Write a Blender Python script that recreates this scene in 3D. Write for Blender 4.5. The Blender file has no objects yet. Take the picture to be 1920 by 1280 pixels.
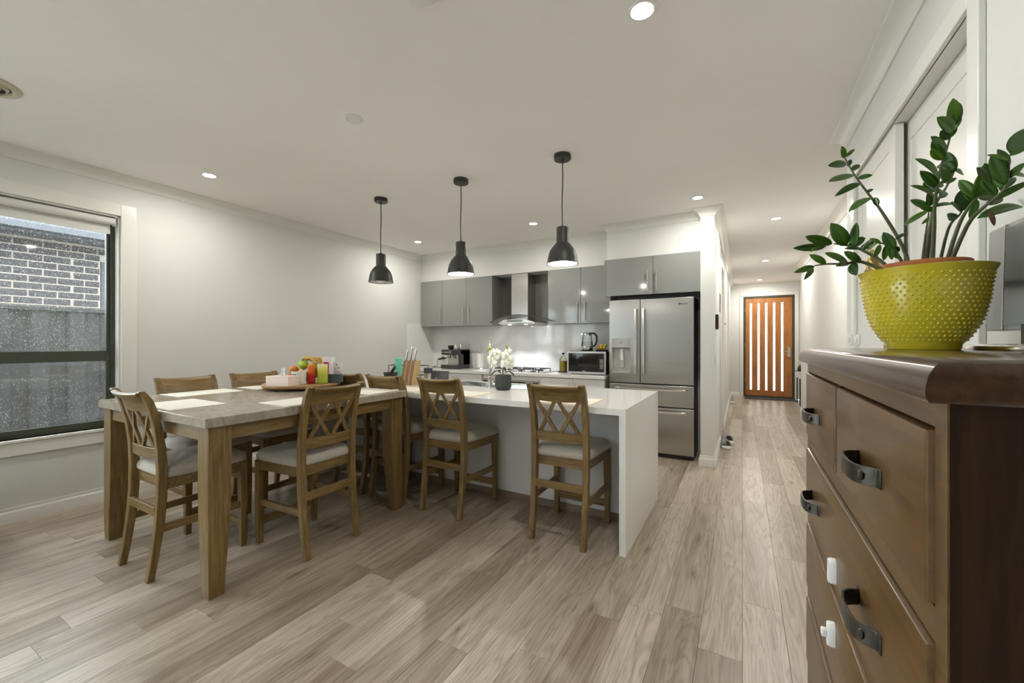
import bpy, bmesh, math, random
from math import sin, cos, pi, radians, sqrt
from mathutils import Vector, Matrix
random.seed(11)
SC = bpy.context.scene
COL = SC.collection

# ------------------------------------------------------------------ camera, sky, exposure
cam = bpy.data.cameras.new('camera')
camo = bpy.data.objects.new('camera', cam)
COL.objects.link(camo)
cam.sensor_width = 36.0
cam.lens = 770.0 / 1920.0 * 36.0
cam.shift_y = 2.0 / 1920.0
cam.clip_start = 0.02
camo.location = (0, 0, 1.31)
camo.rotation_euler = (radians(90), 0, math.atan(432.0 / 770.0))
SC.camera = camo

world = bpy.data.worlds.new('overcast_sky')
SC.world = world
world.use_nodes = True
wn = world.node_tree.nodes
wn['Background'].inputs[0].default_value = (0.88, 0.93, 1.0, 1)
wn['Background'].inputs[1].default_value = 8.5

SC.view_settings.view_transform = 'Standard'
SC.view_settings.look = 'None'
SC.view_settings.gamma = 1.0
SC.view_settings.use_curve_mapping = False
SC.view_settings.exposure = 0.70
LAMP_W = 7.4
LAMP_COL = (1.0, 0.965, 0.895)

# ------------------------------------------------------------------ mesh helpers
class MB:
    def __init__(s):
        s.v = []; s.f = []
    def add(s, vs, fs):
        n = len(s.v)
        s.v += [tuple(v) for v in vs]
        s.f += [tuple(i + n for i in f) for f in fs]
        return s
    def box(s, x0, x1, y0, y1, z0, z1):
        vs = [(x, y, z) for z in (z0, z1) for y in (y0, y1) for x in (x0, x1)]
        return s.add(vs, [(0, 2, 3, 1), (4, 5, 7, 6), (0, 1, 5, 4), (2, 6, 7, 3), (0, 4, 6, 2), (1, 3, 7, 5)])
    def obox(s, c, size, M=None):
        hx, hy, hz = [a / 2 for a in size]
        vs = [Vector((x, y, z)) for z in (-hz, hz) for y in (-hy, hy) for x in (-hx, hx)]
        if M is not None: vs = [M @ v for v in vs]
        vs = [v + Vector(c) for v in vs]
        return s.add(vs, [(0, 2, 3, 1), (4, 5, 7, 6), (0, 1, 5, 4), (2, 6, 7, 3), (0, 4, 6, 2), (1, 3, 7, 5)])
    def bar(s, a, b, w, t, up=(0, 0, 1)):
        a = Vector(a); b = Vector(b); d = (b - a); L = d.length; d.normalize()
        u = Vector(up); x = d.cross(u)
        if x.length < 1e-5: x = d.cross(Vector((0, 1, 0)))
        x.normalize(); y = x.cross(d)
        M = Matrix((x, d, y)).transposed()
        return s.obox((a + b) / 2, (w, L, t), M)
    def loft(s, rings, closed=True, caps=True):
        n = len(rings[0]); vs = [p for r in rings for p in r]; fs = []
        for i in range(len(rings) - 1):
            for j in range(n if closed else n - 1):
                k = (j + 1) % n
                fs.append((i * n + j, i * n + k, (i + 1) * n + k, (i + 1) * n + j))
        if caps:
            fs.append(tuple(range(n - 1, -1, -1)))
            m = (len(rings) - 1) * n
            fs.append(tuple(range(m, m + n)))
        return s.add(vs, fs)
    def lathe(s, prof, c=(0, 0, 0), seg=32, cap0=False, cap1=False, sx=1, sy=1):
        vs = []; fs = []
        for r, z in prof:
            for j in range(seg):
                a = 2 * pi * j / seg
                vs.append((c[0] + r * cos(a) * sx, c[1] + r * sin(a) * sy, c[2] + z))
        for i in range(len(prof) - 1):
            for j in range(seg):
                k = (j + 1) % seg
                fs.append((i * seg + j, i * seg + k, (i + 1) * seg + k, (i + 1) * seg + j))
        if cap0: fs.append(tuple(range(seg - 1, -1, -1)))
        if cap1:
            m = (len(prof) - 1) * seg
            fs.append(tuple(range(m, m + seg)))
        return s.add(vs, fs)
    def cyl(s, c, r, h, seg=24, r2=None):
        return s.lathe([(r, 0), (r if r2 is None else r2, h)], c, seg, True, True)
    def tube(s, pts, r, seg=8, caps=True):
        pts = [Vector(p) for p in pts]
        n = len(pts); rings = []
        prev = None
        for i, p in enumerate(pts):
            d = (pts[min(i + 1, n - 1)] - pts[max(i - 1, 0)]).normalized()
            if prev is None:
                a = d.cross(Vector((0, 0, 1)))
                if a.length < 1e-3: a = d.cross(Vector((1, 0, 0)))
            else:
                a = prev - d * prev.dot(d)
            a.normalize(); prev = a; b = d.cross(a)
            rr = r[i] if isinstance(r, (list, tuple)) else r
            rings.append([p + (a * cos(2 * pi * j / seg) + b * sin(2 * pi * j / seg)) * rr for j in range(seg)])
        return s.loft(rings, True, caps)
    def sphere(s, c, r, seg=16, rings=10, sz=1.0):
        prof = [(max(1e-4, r * sin(pi * i / rings)), -r * sz * cos(pi * i / rings)) for i in range(rings + 1)]
        return s.lathe(prof, c, seg, True, True)
    def prism(s, poly, f0, f1):
        # poly: 2d points; f0/f1 map 2d point -> 3d
        return s.loft([[f0(p) for p in poly], [f1(p) for p in poly]])

def off_of(o):
    v = Vector((0, 0, 0))
    while o is not None:
        v += o.location; o = o.parent
    return v

def obj(name, mb, m, parent=None, bevel=0.0, smooth=True, seg=2, local=False, solid=0.0, subsurf=0, angle=38, kind=None, label=None):
    me = bpy.data.meshes.new(name)
    vs = mb.v
    if parent is not None and not local:
        o = off_of(parent)
        vs = [(x - o.x, y - o.y, z - o.z) for x, y, z in vs]
    me.from_pydata(vs, [], mb.f)
    me.validate()
    bm = bmesh.new(); bm.from_mesh(me)
    bmesh.ops.recalc_face_normals(bm, faces=bm.faces)
    bm.to_mesh(me); bm.free()
    if smooth:
        me.polygons.foreach_set('use_smooth', [True] * len(me.polygons))
        me.set_sharp_from_angle(angle=radians(angle))
    ob = bpy.data.objects.new(name, me)
    COL.objects.link(ob)
    me.materials.append(m)
    if parent is not None: ob.parent = parent
    if subsurf:
        md = ob.modifiers.new('subd', 'SUBSURF'); md.levels = subsurf; md.render_levels = subsurf
    if solid:
        md = ob.modifiers.new('solid', 'SOLIDIFY'); md.thickness = solid; md.offset = 0
    if bevel:
        md = ob.modifiers.new('bevel', 'BEVEL'); md.width = bevel; md.segments = seg; md.limit_method = 'ANGLE'; md.angle_limit = radians(40)
    if kind: ob['kind'] = kind
    if label: ob['label'] = label
    return ob

def thing(name, label, cat, loc=(0, 0, 0), group=None, kind=None):
    o = bpy.data.objects.new(name, None)
    o.empty_display_size = 0.05
    COL.objects.link(o); o.location = loc
    if label: o['label'] = label
    if cat: o['category'] = cat
    if group: o['group'] = group
    if kind: o['kind'] = kind
    return o

def tag(o, label, cat, group=None):
    o['label'] = label; o['category'] = cat
    if group: o['group'] = group
    return o

def rebase(o, loc):
    # give a single mesh object its own origin at its base
    l = Vector(loc)
    o.data.transform(Matrix.Translation(-l)); o.location = l
    return o

def struct(name, mb, m, **k):
    return obj(name, mb, m, kind='structure', **k)

def dup(root, loc, rotz=None, label=None):
    r = root.copy(); COL.objects.link(r); r.location = loc
    if rotz is not None: r.rotation_euler = (0, 0, rotz)
    if label: r['label'] = label
    for ch in list(root.children):
        c = ch.copy(); COL.objects.link(c); c.parent = r
        for g in list(ch.children):
            d = g.copy(); COL.objects.link(d); d.parent = c
    return r

# ------------------------------------------------------------------ materials
def _new(name):
    m = bpy.data.materials.new(name); m.use_nodes = True
    nt = m.node_tree
    return m, nt, nt.nodes['Principled BSDF']

def N(nt, t, **k):
    n = nt.nodes.new(t)
    for a, v in k.items():
        if a.startswith('i_'):
            n.inputs[a[2:].replace('_', ' ')].default_value = v
        else:
            setattr(n, a, v)
    return n

def ramp(nt, pts):
    r = nt.nodes.new('ShaderNodeValToRGB')
    e = r.color_ramp.elements
    while len(e) < len(pts): e.new(0.5)
    for i, (p, c) in enumerate(pts):
        e[i].position = p; e[i].color = (c[0], c[1], c[2], 1)
    return r

def P(name, col, rough=0.5, metal=0.0, var=0.06, scale=14.0, bump=0.0, bscale=120.0, coat=0.0, trans=0.0, ior=1.45, emit=None, es=0.0, sheen=0.0, sss=0.0, spec=0.5, stretch=None):
    m, nt, b = _new(name)
    L = nt.links
    tc = N(nt, 'ShaderNodeTexCoord')
    vec = tc.outputs['Object']
    if stretch:
        mp = N(nt, 'ShaderNodeMapping'); mp.inputs['Scale'].default_value = stretch
        L.new(vec, mp.inputs['Vector']); vec = mp.outputs['Vector']
    nz = N(nt, 'ShaderNodeTexNoise'); nz.inputs['Scale'].default_value = scale; nz.inputs['Detail'].default_value = 3
    L.new(vec, nz.inputs['Vector'])
    c0 = [max(0, c * (1 - var)) for c in col]; c1 = [min(1, c * (1 + var)) for c in col]
    r = ramp(nt, [(0.3, c0), (0.7, c1)])
    L.new(nz.outputs['Fac'], r.inputs['Fac']); L.new(r.outputs['Color'], b.inputs['Base Color'])
    b.inputs['Roughness'].default_value = rough
    b.inputs['Metallic'].default_value = metal
    b.inputs['IOR'].default_value = ior
    b.inputs['Specular IOR Level'].default_value = spec
    b.inputs['Coat Weight'].default_value = coat
    b.inputs['Coat Roughness'].default_value = 0.08
    b.inputs['Transmission Weight'].default_value = trans
    b.inputs['Sheen Weight'].default_value = sheen
    if sss:
        b.inputs['Subsurface Weight'].default_value = sss
        b.inputs['Subsurface Radius'].default_value = (0.01, 0.008, 0.005)
    if emit:
        b.inputs['Emission Color'].default_value = (*emit, 1); b.inputs['Emission Strength'].default_value = es
    if bump:
        n2 = N(nt, 'ShaderNodeTexNoise'); n2.inputs['Scale'].default_value = bscale; n2.inputs['Detail'].default_value = 4
        L.new(vec, n2.inputs['Vector'])
        bp = N(nt, 'ShaderNodeBump'); bp.inputs['Strength'].default_value = bump; bp.inputs['Distance'].default_value = 0.004
        L.new(n2.outputs['Fac'], bp.inputs['Height']); L.new(bp.outputs['Normal'], b.inputs['Normal'])
    return m

def wood(name, dark, mid, light, axis='z', rough=0.45, scale=1.0, coat=0.0, bump=0.12, spec=0.5):
    m, nt, b = _new(name); L = nt.links
    b.inputs['Specular IOR Level'].default_value = spec
    tc = N(nt, 'ShaderNodeTexCoord'); oi = N(nt, 'ShaderNodeObjectInfo')
    ad = N(nt, 'ShaderNodeVectorMath', operation='ADD')
    sc = N(nt, 'ShaderNodeMath', operation='MULTIPLY'); sc.inputs[1].default_value = 37.0
    L.new(oi.outputs['Random'], sc.inputs[0])
    L.new(tc.outputs['Object'], ad.inputs[0]); L.new(sc.outputs[0], ad.inputs[1])
    mp = N(nt, 'ShaderNodeMapping')
    s = {'x': (2.2, 34, 34), 'y': (34, 2.2, 34), 'z': (34, 34, 2.2)}[axis]
    mp.inputs['Scale'].default_value = [v * scale for v in s]
    L.new(ad.outputs[0], mp.inputs['Vector'])
    n1 = N(nt, 'ShaderNodeTexNoise'); n1.inputs['Scale'].default_value = 2.0; n1.inputs['Detail'].default_value = 6; n1.inputs['Roughness'].default_value = 0.62; n1.inputs['Distortion'].default_value = 0.6
    L.new(mp.outputs[0], n1.inputs['Vector'])
    r = ramp(nt, [(0.28, dark), (0.5, mid), (0.75, light)])
    L.new(n1.outputs['Fac'], r.inputs['Fac'])
    n3 = N(nt, 'ShaderNodeTexNoise'); n3.inputs['Scale'].default_value = 5.0; n3.inputs['Detail'].default_value = 3
    L.new(ad.outputs[0], n3.inputs['Vector'])
    mx = N(nt, 'ShaderNodeMix', data_type='RGBA', blend_type='MULTIPLY')
    mx.inputs[0].default_value = 0.55
    r3 = ramp(nt, [(0.3, (0.72, 0.70, 0.68)), (0.7, (1, 1, 1))])
    L.new(n3.outputs['Fac'], r3.inputs['Fac'])
    L.new(r.outputs[0], mx.inputs[6]); L.new(r3.outputs[0], mx.inputs[7])
    L.new(mx.outputs[2], b.inputs['Base Color'])
    b.inputs['Roughness'].default_value = rough
    b.inputs['Coat Weight'].default_value = coat; b.inputs['Coat Roughness'].default_value = 0.15
    bp = N(nt, 'ShaderNodeBump'); bp.inputs['Strength'].default_value = bump; bp.inputs['Distance'].default_value = 0.002
    L.new(n1.outputs['Fac'], bp.inputs['Height']); L.new(bp.outputs['Normal'], b.inputs['Normal'])
    return m

def floor_mat():
    m, nt, b = _new('oak_plank'); L = nt.links
    g = N(nt, 'ShaderNodeNewGeometry'); oi = N(nt, 'ShaderNodeObjectInfo')
    sc = N(nt, 'ShaderNodeMath', operation='MULTIPLY'); sc.inputs[1].default_value = 91.0
    L.new(oi.outputs['Random'], sc.inputs[0])
    ad = N(nt, 'ShaderNodeVectorMath', operation='ADD')
    L.new(g.outputs['Position'], ad.inputs[0]); L.new(sc.outputs[0], ad.inputs[1])
    def noise(s, scale, detail, rough=0.6, dist=0.0):
        mp = N(nt, 'ShaderNodeMapping'); mp.inputs['Scale'].default_value = s
        L.new(ad.outputs[0], mp.inputs['Vector'])
        n = N(nt, 'ShaderNodeTexNoise'); n.inputs['Scale'].default_value = scale; n.inputs['Detail'].default_value = detail
        n.inputs['Roughness'].default_value = rough; n.inputs['Distortion'].default_value = dist
        L.new(mp.outputs[0], n.inputs['Vector']); return n
    fine = noise((60, 2.4, 1), 2.0, 6, 0.7, 0.3)
    broad = noise((7, 0.55, 1), 1.0, 3, 0.5, 0.8)
    streak = noise((22, 0.9, 1), 1.0, 4, 0.6, 0.5)
    # cathedral rings from the broad field
    mu = N(nt, 'ShaderNodeMath', operation='MULTIPLY'); mu.inputs[1].default_value = 95.0
    L.new(broad.outputs['Fac'], mu.inputs[0])
    si = N(nt, 'ShaderNodeMath', operation='SINE'); L.new(mu.outputs[0], si.inputs[0])
    # knots
    mpk = N(nt, 'ShaderNodeMapping'); mpk.inputs['Scale'].default_value = (5.2, 1.25, 1)
    L.new(ad.outputs[0], mpk.inputs['Vector'])
    vo = N(nt, 'ShaderNodeTexVoronoi', voronoi_dimensions='2D'); vo.inputs['Scale'].default_value = 1.0; vo.inputs['Randomness'].default_value = 1.0
    L.new(mpk.outputs[0], vo.inputs['Vector'])
    rk = ramp(nt, [(0.0, (1, 1, 1)), (0.04, (0.5, 0.5, 0.5)), (0.13, (0, 0, 0))])
    L.new(vo.outputs['Distance'], rk.inputs['Fac'])
    sel = N(nt, 'ShaderNodeSeparateColor'); L.new(vo.outputs['Color'], sel.inputs[0])
    gt = N(nt, 'ShaderNodeMath', operation='GREATER_THAN'); gt.inputs[1].default_value = 0.55
    L.new(sel.outputs[0], gt.inputs[0])
    kk = N(nt, 'ShaderNodeMath', operation='MULTIPLY'); L.new(rk.outputs[0], kk.inputs[0]); L.new(gt.outputs[0], kk.inputs[1])
    # tone per plank
    tone = ramp(nt, [(0.0, (0.240, 0.184, 0.130)), (0.35, (0.350, 0.285, 0.213)), (0.65, (0.452, 0.384, 0.302)), (1.0, (0.555, 0.485, 0.398))])
    mixf = N(nt, 'ShaderNodeMath', operation='MULTIPLY_ADD'); mixf.inputs[1].default_value = 0.75; 
    L.new(broad.outputs['Fac'], mixf.inputs[0])
    hr = N(nt, 'ShaderNodeMath', operation='MULTIPLY_ADD'); hr.inputs[1].default_value = 0.62; hr.inputs[2].default_value = -0.17
    L.new(oi.outputs['Random'], hr.inputs[0]); L.new(hr.outputs[0], mixf.inputs[2])
    st = N(nt, 'ShaderNodeMath', operation='MULTIPLY_ADD'); st.inputs[1].default_value = 0.9; 
    stc = N(nt, 'ShaderNodeMath', operation='SUBTRACT'); stc.inputs[1].default_value = 0.5
    L.new(streak.outputs['Fac'], stc.inputs[0]); L.new(stc.outputs[0], st.inputs[0]); L.new(mixf.outputs[0], st.inputs[2])
    L.new(st.outputs[0], tone.inputs['Fac'])
    fr = ramp(nt, [(0.32, (0.56, 0.53, 0.50)), (0.55, (1, 1, 1)), (0.8, (1.0, 1.0, 1.0))])
    L.new(fine.outputs['Fac'], fr.inputs['Fac'])
    m1 = N(nt, 'ShaderNodeMix', data_type='RGBA', blend_type='MULTIPLY'); m1.inputs[0].default_value = 0.68
    L.new(tone.outputs[0], m1.inputs[6]); L.new(fr.outputs[0], m1.inputs[7])
    rr = ramp(nt, [(0.0, (0.70, 0.68, 0.66)), (0.5, (1, 1, 1))])
    si2 = N(nt, 'ShaderNodeMath', operation='MULTIPLY_ADD'); si2.inputs[1].default_value = 0.5; si2.inputs[2].default_value = 0.5
    L.new(si.outputs[0], si2.inputs[0]); L.new(si2.outputs[0], rr.inputs['Fac'])
    m2 = N(nt, 'ShaderNodeMix', data_type='RGBA', blend_type='MULTIPLY'); m2.inputs[0].default_value = 0.7
    L.new(m1.outputs[2], m2.inputs[6]); L.new(rr.outputs[0], m2.inputs[7])
    m3 = N(nt, 'ShaderNodeMix', data_type='RGBA'); m3.inputs[7].default_value = (0.115, 0.080, 0.052, 1)
    L.new(kk.outputs[0], m3.inputs[0]); L.new(m2.outputs[2], m3.inputs[6])
    L.new(m3.outputs[2], b.inputs['Base Color'])
    b.inputs['Roughness'].default_value = 0.31
    b.inputs['Specular IOR Level'].default_value = 0.42
    bp = N(nt, 'ShaderNodeBump'); bp.inputs['Strength'].default_value = 0.10; bp.inputs['Distance'].default_value = 0.002
    L.new(fine.outputs['Fac'], bp.inputs['Height']); L.new(bp.outputs['Normal'], b.inputs['Normal'])
    return m

def marble_mat():
    m, nt, b = _new('grey_brown_marble'); L = nt.links
    tc = N(nt, 'ShaderNodeTexCoord')
    n1 = N(nt, 'ShaderNodeTexNoise'); n1.inputs['Scale'].default_value = 6; n1.inputs['Detail'].default_value = 8; n1.inputs['Roughness'].default_value = 0.65; n1.inputs['Distortion'].default_value = 1.4
    mp = N(nt, 'ShaderNodeMapping'); mp.inputs['Scale'].default_value = (1.0, 2.2, 1.2); mp.inputs['Rotation'].default_value = (0, 0, 0.5)
    L.new(tc.outputs['Object'], mp.inputs[0]); L.new(mp.outputs[0], n1.inputs['Vector'])
    r = ramp(nt, [(0.2, (0.215, 0.178, 0.128)), (0.45, (0.305, 0.262, 0.200)), (0.6, (0.365, 0.322, 0.252)), (0.85, (0.46, 0.41, 0.33))])
    L.new(n1.outputs['Fac'], r.inputs[0])
    v = N(nt, 'ShaderNodeTexNoise'); v.inputs['Scale'].default_value = 11; v.inputs['Detail'].default_value = 5; v.inputs['Distortion'].default_value = 2.6
    L.new(mp.outputs[0], v.inputs['Vector'])
    ab = N(nt, 'ShaderNodeMath', operation='SUBTRACT'); ab.inputs[1].default_value = 0.5; L.new(v.outputs['Fac'], ab.inputs[0])
    a2 = N(nt, 'ShaderNodeMath', operation='ABSOLUTE'); L.new(ab.outputs[0], a2.inputs[0])
    rv = ramp(nt, [(0.0, (0.28, 0.28, 0.28)), (0.035, (0, 0, 0))]); L.new(a2.outputs[0], rv.inputs[0])
    mx = N(nt, 'ShaderNodeMix', data_type='RGBA'); mx.inputs[7].default_value = (0.55, 0.50, 0.42, 1)
    L.new(rv.outputs[0], mx.inputs[0]); L.new(r.outputs[0], mx.inputs[6]); L.new(mx.outputs[2], b.inputs['Base Color'])
    b.inputs['Roughness'].default_value = 0.20
    return m

def steel(name, col=(0.62, 0.62, 0.60), rough=0.27, axis='z'):
    m, nt, b = _new(name); L = nt.links
    tc = N(nt, 'ShaderNodeTexCoord'); mp = N(nt, 'ShaderNodeMapping')
    mp.inputs['Scale'].default_value = {'z': (220, 220, 1.5), 'x': (1.5, 220, 220), 'y': (220, 1.5, 220)}[axis]
    L.new(tc.outputs['Object'], mp.inputs[0])
    n = N(nt, 'ShaderNodeTexNoise'); n.inputs['Scale'].default_value = 2; n.inputs['Detail'].default_value = 3; L.new(mp.outputs[0], n.inputs['Vector'])
    r = ramp(nt, [(0.3, [c * 0.93 for c in col]), (0.7, [min(1, c * 1.05) for c in col])]); L.new(n.outputs['Fac'], r.inputs[0])
    L.new(r.outputs[0], b.inputs['Base Color'])
    b.inputs['Metallic'].default_value = 1.0; b.inputs['Roughness'].default_value = rough
    if axis == 'x':
        tg = N(nt, 'ShaderNodeTangent', direction_type='RADIAL', axis='Z'); L.new(tg.outputs[0], b.inputs['Tangent'])
        b.inputs['Anisotropic'].default_value = 0.7
    bp = N(nt, 'ShaderNodeBump'); bp.inputs['Strength'].default_value = 0.05; bp.inputs['Distance'].default_value = 0.0008
    L.new(n.outputs['Fac'], bp.inputs['Height']); L.new(bp.outputs['Normal'], b.inputs['Normal'])
    return m

def clear_glass(name, tint=(0.95, 0.98, 0.97), gloss=0.10, rough=0.02):
    # thin sheet: lets light straight through and mirrors a little
    m, nt, b = _new(name); L = nt.links
    nt.nodes.remove(b)
    out = nt.nodes['Material Output']
    tr = N(nt, 'ShaderNodeBsdfTransparent'); tr.inputs[0].default_value = (*tint, 1)
    gl = N(nt, 'ShaderNodeBsdfGlossy'); gl.inputs['Roughness'].default_value = rough
    lw = N(nt, 'ShaderNodeLayerWeight'); lw.inputs[0].default_value = 0.25
    mm = N(nt, 'ShaderNodeMath', operation='MULTIPLY_ADD'); mm.inputs[1].default_value = 0.7; mm.inputs[2].default_value = gloss * 0.5
    L.new(lw.outputs['Fresnel'], mm.inputs[0])
    mx = N(nt, 'ShaderNodeMixShader'); L.new(mm.outputs[0], mx.inputs[0]); L.new(tr.outputs[0], mx.inputs[1]); L.new(gl.outputs[0], mx.inputs[2])
    L.new(mx.outputs[0], out.inputs[0])
    return m

def glow(name, col, strength):
    m, nt, b = _new(name)
    b.inputs['Base Color'].default_value = (0.8, 0.8, 0.8, 1)
    b.inputs['Emission Color'].default_value = (*col, 1); b.inputs['Emission Strength'].default_value = strength
    return m

def leaf_mat():
    m, nt, b = _new('leaf_green'); L = nt.links
    oi = N(nt, 'ShaderNodeObjectInfo'); tc = N(nt, 'ShaderNodeTexCoord')
    r = ramp(nt, [(0.0, (0.016, 0.052, 0.005)), (0.5, (0.040, 0.108, 0.007)), (1.0, (0.100, 0.205, 0.012))])
    n = N(nt, 'ShaderNodeTexNoise'); n.inputs['Scale'].default_value = 25; n.inputs['Detail'].default_value = 2
    L.new(tc.outputs['Object'], n.inputs['Vector'])
    ad = N(nt, 'ShaderNodeMath', operation='MULTIPLY_ADD'); ad.inputs[1].default_value = 0.4; 
    h = N(nt, 'ShaderNodeMath', operation='MULTIPLY_ADD'); h.inputs[1].default_value = 0.7; h.inputs[2].default_value = -0.1
    L.new(oi.outputs['Random'], h.inputs[0]); L.new(h.outputs[0], ad.inputs[2]); L.new(n.outputs['Fac'], ad.inputs[0])
    L.new(ad.outputs[0], r.inputs[0]); L.new(r.outputs[0], b.inputs['Base Color'])
    b.inputs['Roughness'].default_value = 0.42; b.inputs['Specular IOR Level'].default_value = 0.35
    b.inputs['Subsurface Weight'].default_value = 0.0
    return m

M = {}
M['wall'] = P('wall_paint', (0.70, 0.70, 0.668), 0.55, var=0.012, scale=2.5, bump=0.03, bscale=260)
M['ceil'] = P('ceiling_paint', (0.90, 0.875, 0.84), 0.8, var=0.012, scale=2, bump=0.02, bscale=200)
M['unseen_grey'] = P('grey_unseen_wall', (0.42, 0.42, 0.42), 0.7, var=0.03)  # grey made up for unseen walls, keeps fridge reflections and chest darker
M['trimw'] = P('white_gloss_trim', (0.76, 0.755, 0.70), 0.28, var=0.015, scale=4)
M['doorw'] = P('white_door_paint', (0.72, 0.705, 0.655), 0.35, var=0.015, scale=4)
M['floor'] = floor_mat()
M['kick'] = P('brown_kickboard', (0.28, 0.22, 0.165), 0.4, var=0.15, scale=8, stretch=(1, 12, 12))
M['quartz'] = P('white_quartz', (0.80, 0.795, 0.76), 0.14, var=0.05, scale=260)
M['panel'] = P('island_panel_white', (0.82, 0.81, 0.815), 0.32, var=0.03, scale=3)
M['basew'] = P('white_gloss_cabinet', (0.80, 0.80, 0.785), 0.12, var=0.02, scale=3, coat=0.3)
M['greyg'] = P('grey_gloss_cabinet', (0.275, 0.285, 0.272), 0.06, var=0.03, scale=2, coat=0.6)
M['greyd'] = P('grey_cabinet_lining', (0.15, 0.15, 0.14), 0.2, var=0.05, scale=3)
M['splash'] = P('splashback_glass', (0.84, 0.84, 0.825), 0.07, var=0.015, scale=2, coat=0.5)
M['steel'] = steel('brushed_steel', (0.56, 0.55, 0.52), 0.26, 'x')
M['steelv'] = steel('brushed_steel_upright', (0.50, 0.485, 0.455), 0.26, 'x')
M['chrome'] = P('satin_chrome', (0.72, 0.70, 0.66), 0.16, 1.0, var=0.03)
M['sinks'] = steel('sink_steel', (0.66, 0.66, 0.65), 0.18, 'x')
M['black'] = P('black_plastic', (0.026, 0.026, 0.026), 0.38, var=0.2)
M['charcoal'] = P('charcoal_plastic', (0.055, 0.055, 0.055), 0.42, var=0.1)
M['iron'] = P('cast_iron', (0.02, 0.02, 0.022), 0.5, var=0.2, bump=0.1)
M['fridgeside'] = P('fridge_dark_side', (0.035, 0.034, 0.032), 0.4, var=0.1)
M['dglass'] = P('black_glass', (0.010, 0.010, 0.011), 0.05, var=0.05, coat=0.5)
M['grey'] = P('grey_plastic', (0.30, 0.31, 0.30), 0.4, var=0.05)
M['lgrey'] = P('light_grey_panel', (0.48, 0.49, 0.47), 0.35, var=0.04)
M['white'] = P('white_plastic', (0.80, 0.79, 0.77), 0.35, var=0.02)
M['pendant'] = P('charcoal_metal_shade', (0.045, 0.047, 0.043), 0.42, var=0.06)
M['pin'] = P('white_shade_lining', (0.82, 0.81, 0.78), 0.5, var=0.02)
M['lens'] = glow('lamp_lens', (1.0, 0.96, 0.90), 14.0)
M['bulb'] = glow('lamp_bulb', (1.0, 0.96, 0.90), 55.0)
M['led'] = glow('hood_led', (0.97, 0.97, 1.0), 40.0)
BR = dict(dark=(0.120, 0.071, 0.021), mid=(0.212, 0.132, 0.043), light=(0.315, 0.210, 0.081))
M['wx'] = wood('brown_oak_lengthwise', axis='x', rough=0.38, **BR)
M['wy'] = wood('brown_oak_crosswise', axis='y', rough=0.38, **BR)
M['wz'] = wood('brown_oak_upright', axis='z', rough=0.38, **BR)
M['seat'] = P('beige_seat_fabric', (0.47, 0.435, 0.37), 0.85, var=0.06, scale=60, bump=0.12, bscale=700, sheen=0.2)
M['marble'] = marble_mat()
M['mat'] = P('woven_placemat', (0.80, 0.77, 0.68), 0.6, var=0.07, scale=90, bump=0.15, bscale=500)
M['matedge'] = P('gold_placemat_edge', (0.62, 0.46, 0.22), 0.5, var=0.15, scale=60)
CH = dict(dark=(0.072, 0.034, 0.008), mid=(0.115, 0.057, 0.014), light=(0.16, 0.084, 0.022))
M['cy'] = wood('chest_walnut_lit_front', axis='y', rough=0.42, scale=0.6, spec=0.75, coat=0.2, bump=0.06, **CH)  # same walnut as the sides; window sheen put into the lighter colour
M['cz'] = wood('chest_walnut_shaded_side', axis='z', rough=0.5, scale=0.6, coat=0.0, bump=0.06, spec=0.25, dark=(0.010, 0.0035, 0.001), mid=(0.022, 0.008, 0.0016), light=(0.046, 0.018, 0.004))  # same walnut as the front, with side shade put into the colour
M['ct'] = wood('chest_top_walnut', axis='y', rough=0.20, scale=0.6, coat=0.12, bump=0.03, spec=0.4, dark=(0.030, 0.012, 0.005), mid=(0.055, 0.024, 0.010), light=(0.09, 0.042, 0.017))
M['strap'] = P('blackened_metal_pull', (0.060, 0.055, 0.045), 0.36, 0.5, var=0.2, scale=60, bump=0.05)
M['bowl'] = P('mustard_glaze', (0.56, 0.455, 0.028), 0.16, var=0.05, scale=10, coat=0.4)
M['terra'] = P('terracotta', (0.42, 0.135, 0.032), 0.55, var=0.1, scale=30)
M['soil'] = P('potting_soil', (0.04, 0.028, 0.018), 0.95, var=0.5, scale=120, bump=0.6)
M['leaf'] = leaf_mat()
M['stem'] = P('plant_stem', (0.075, 0.085, 0.028), 0.45, var=0.35, scale=18)
M['dry'] = P('dry_leaf', (0.11, 0.045, 0.018), 0.6, var=0.2)
M['gold'] = P('gold_foil', (0.70, 0.50, 0.20), 0.35, 0.8, var=0.3, scale=160)
DW = dict(dark=(0.30, 0.105, 0.024), mid=(0.44, 0.175, 0.044), light=(0.54, 0.245, 0.072))
M['door'] = wood('orange_timber_door', axis='z', rough=0.4, scale=0.7, **DW)
M['doorframe'] = P('dark_olive_metal_frame', (0.055, 0.057, 0.040), 0.4, var=0.06)
M['frost'] = glow('frosted_glowing_glass', (1.0, 0.955, 0.97), 1.35)  # glow stands in for daylight behind the frosted panes
M['winframe'] = P('olive_grey_aluminium', (0.060, 0.068, 0.048), 0.38, 0.2, var=0.05)
M['glass'] = clear_glass('window_glass')
M['drops'] = P('rain_droplets', (0.72, 0.74, 0.77), 0.1, var=0.05)  # white stands in for sky light refracted by clear drops
M['blind'] = P('blind_fabric', (0.70, 0.69, 0.65), 0.7, var=0.03, scale=200)
M['brick'] = P('grey_brown_brick', (0.046, 0.041, 0.043), 0.85, var=0.3, scale=22, bump=0.3, bscale=90)
M['mortar'] = P('cream_mortar', (0.29, 0.25, 0.215), 0.9, var=0.1, scale=60, bump=0.3)
M['fence'] = P('grey_steel_fence', (0.034, 0.032, 0.031), 0.6, var=0.1, scale=3, stretch=(1, 1, 0.3))
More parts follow.
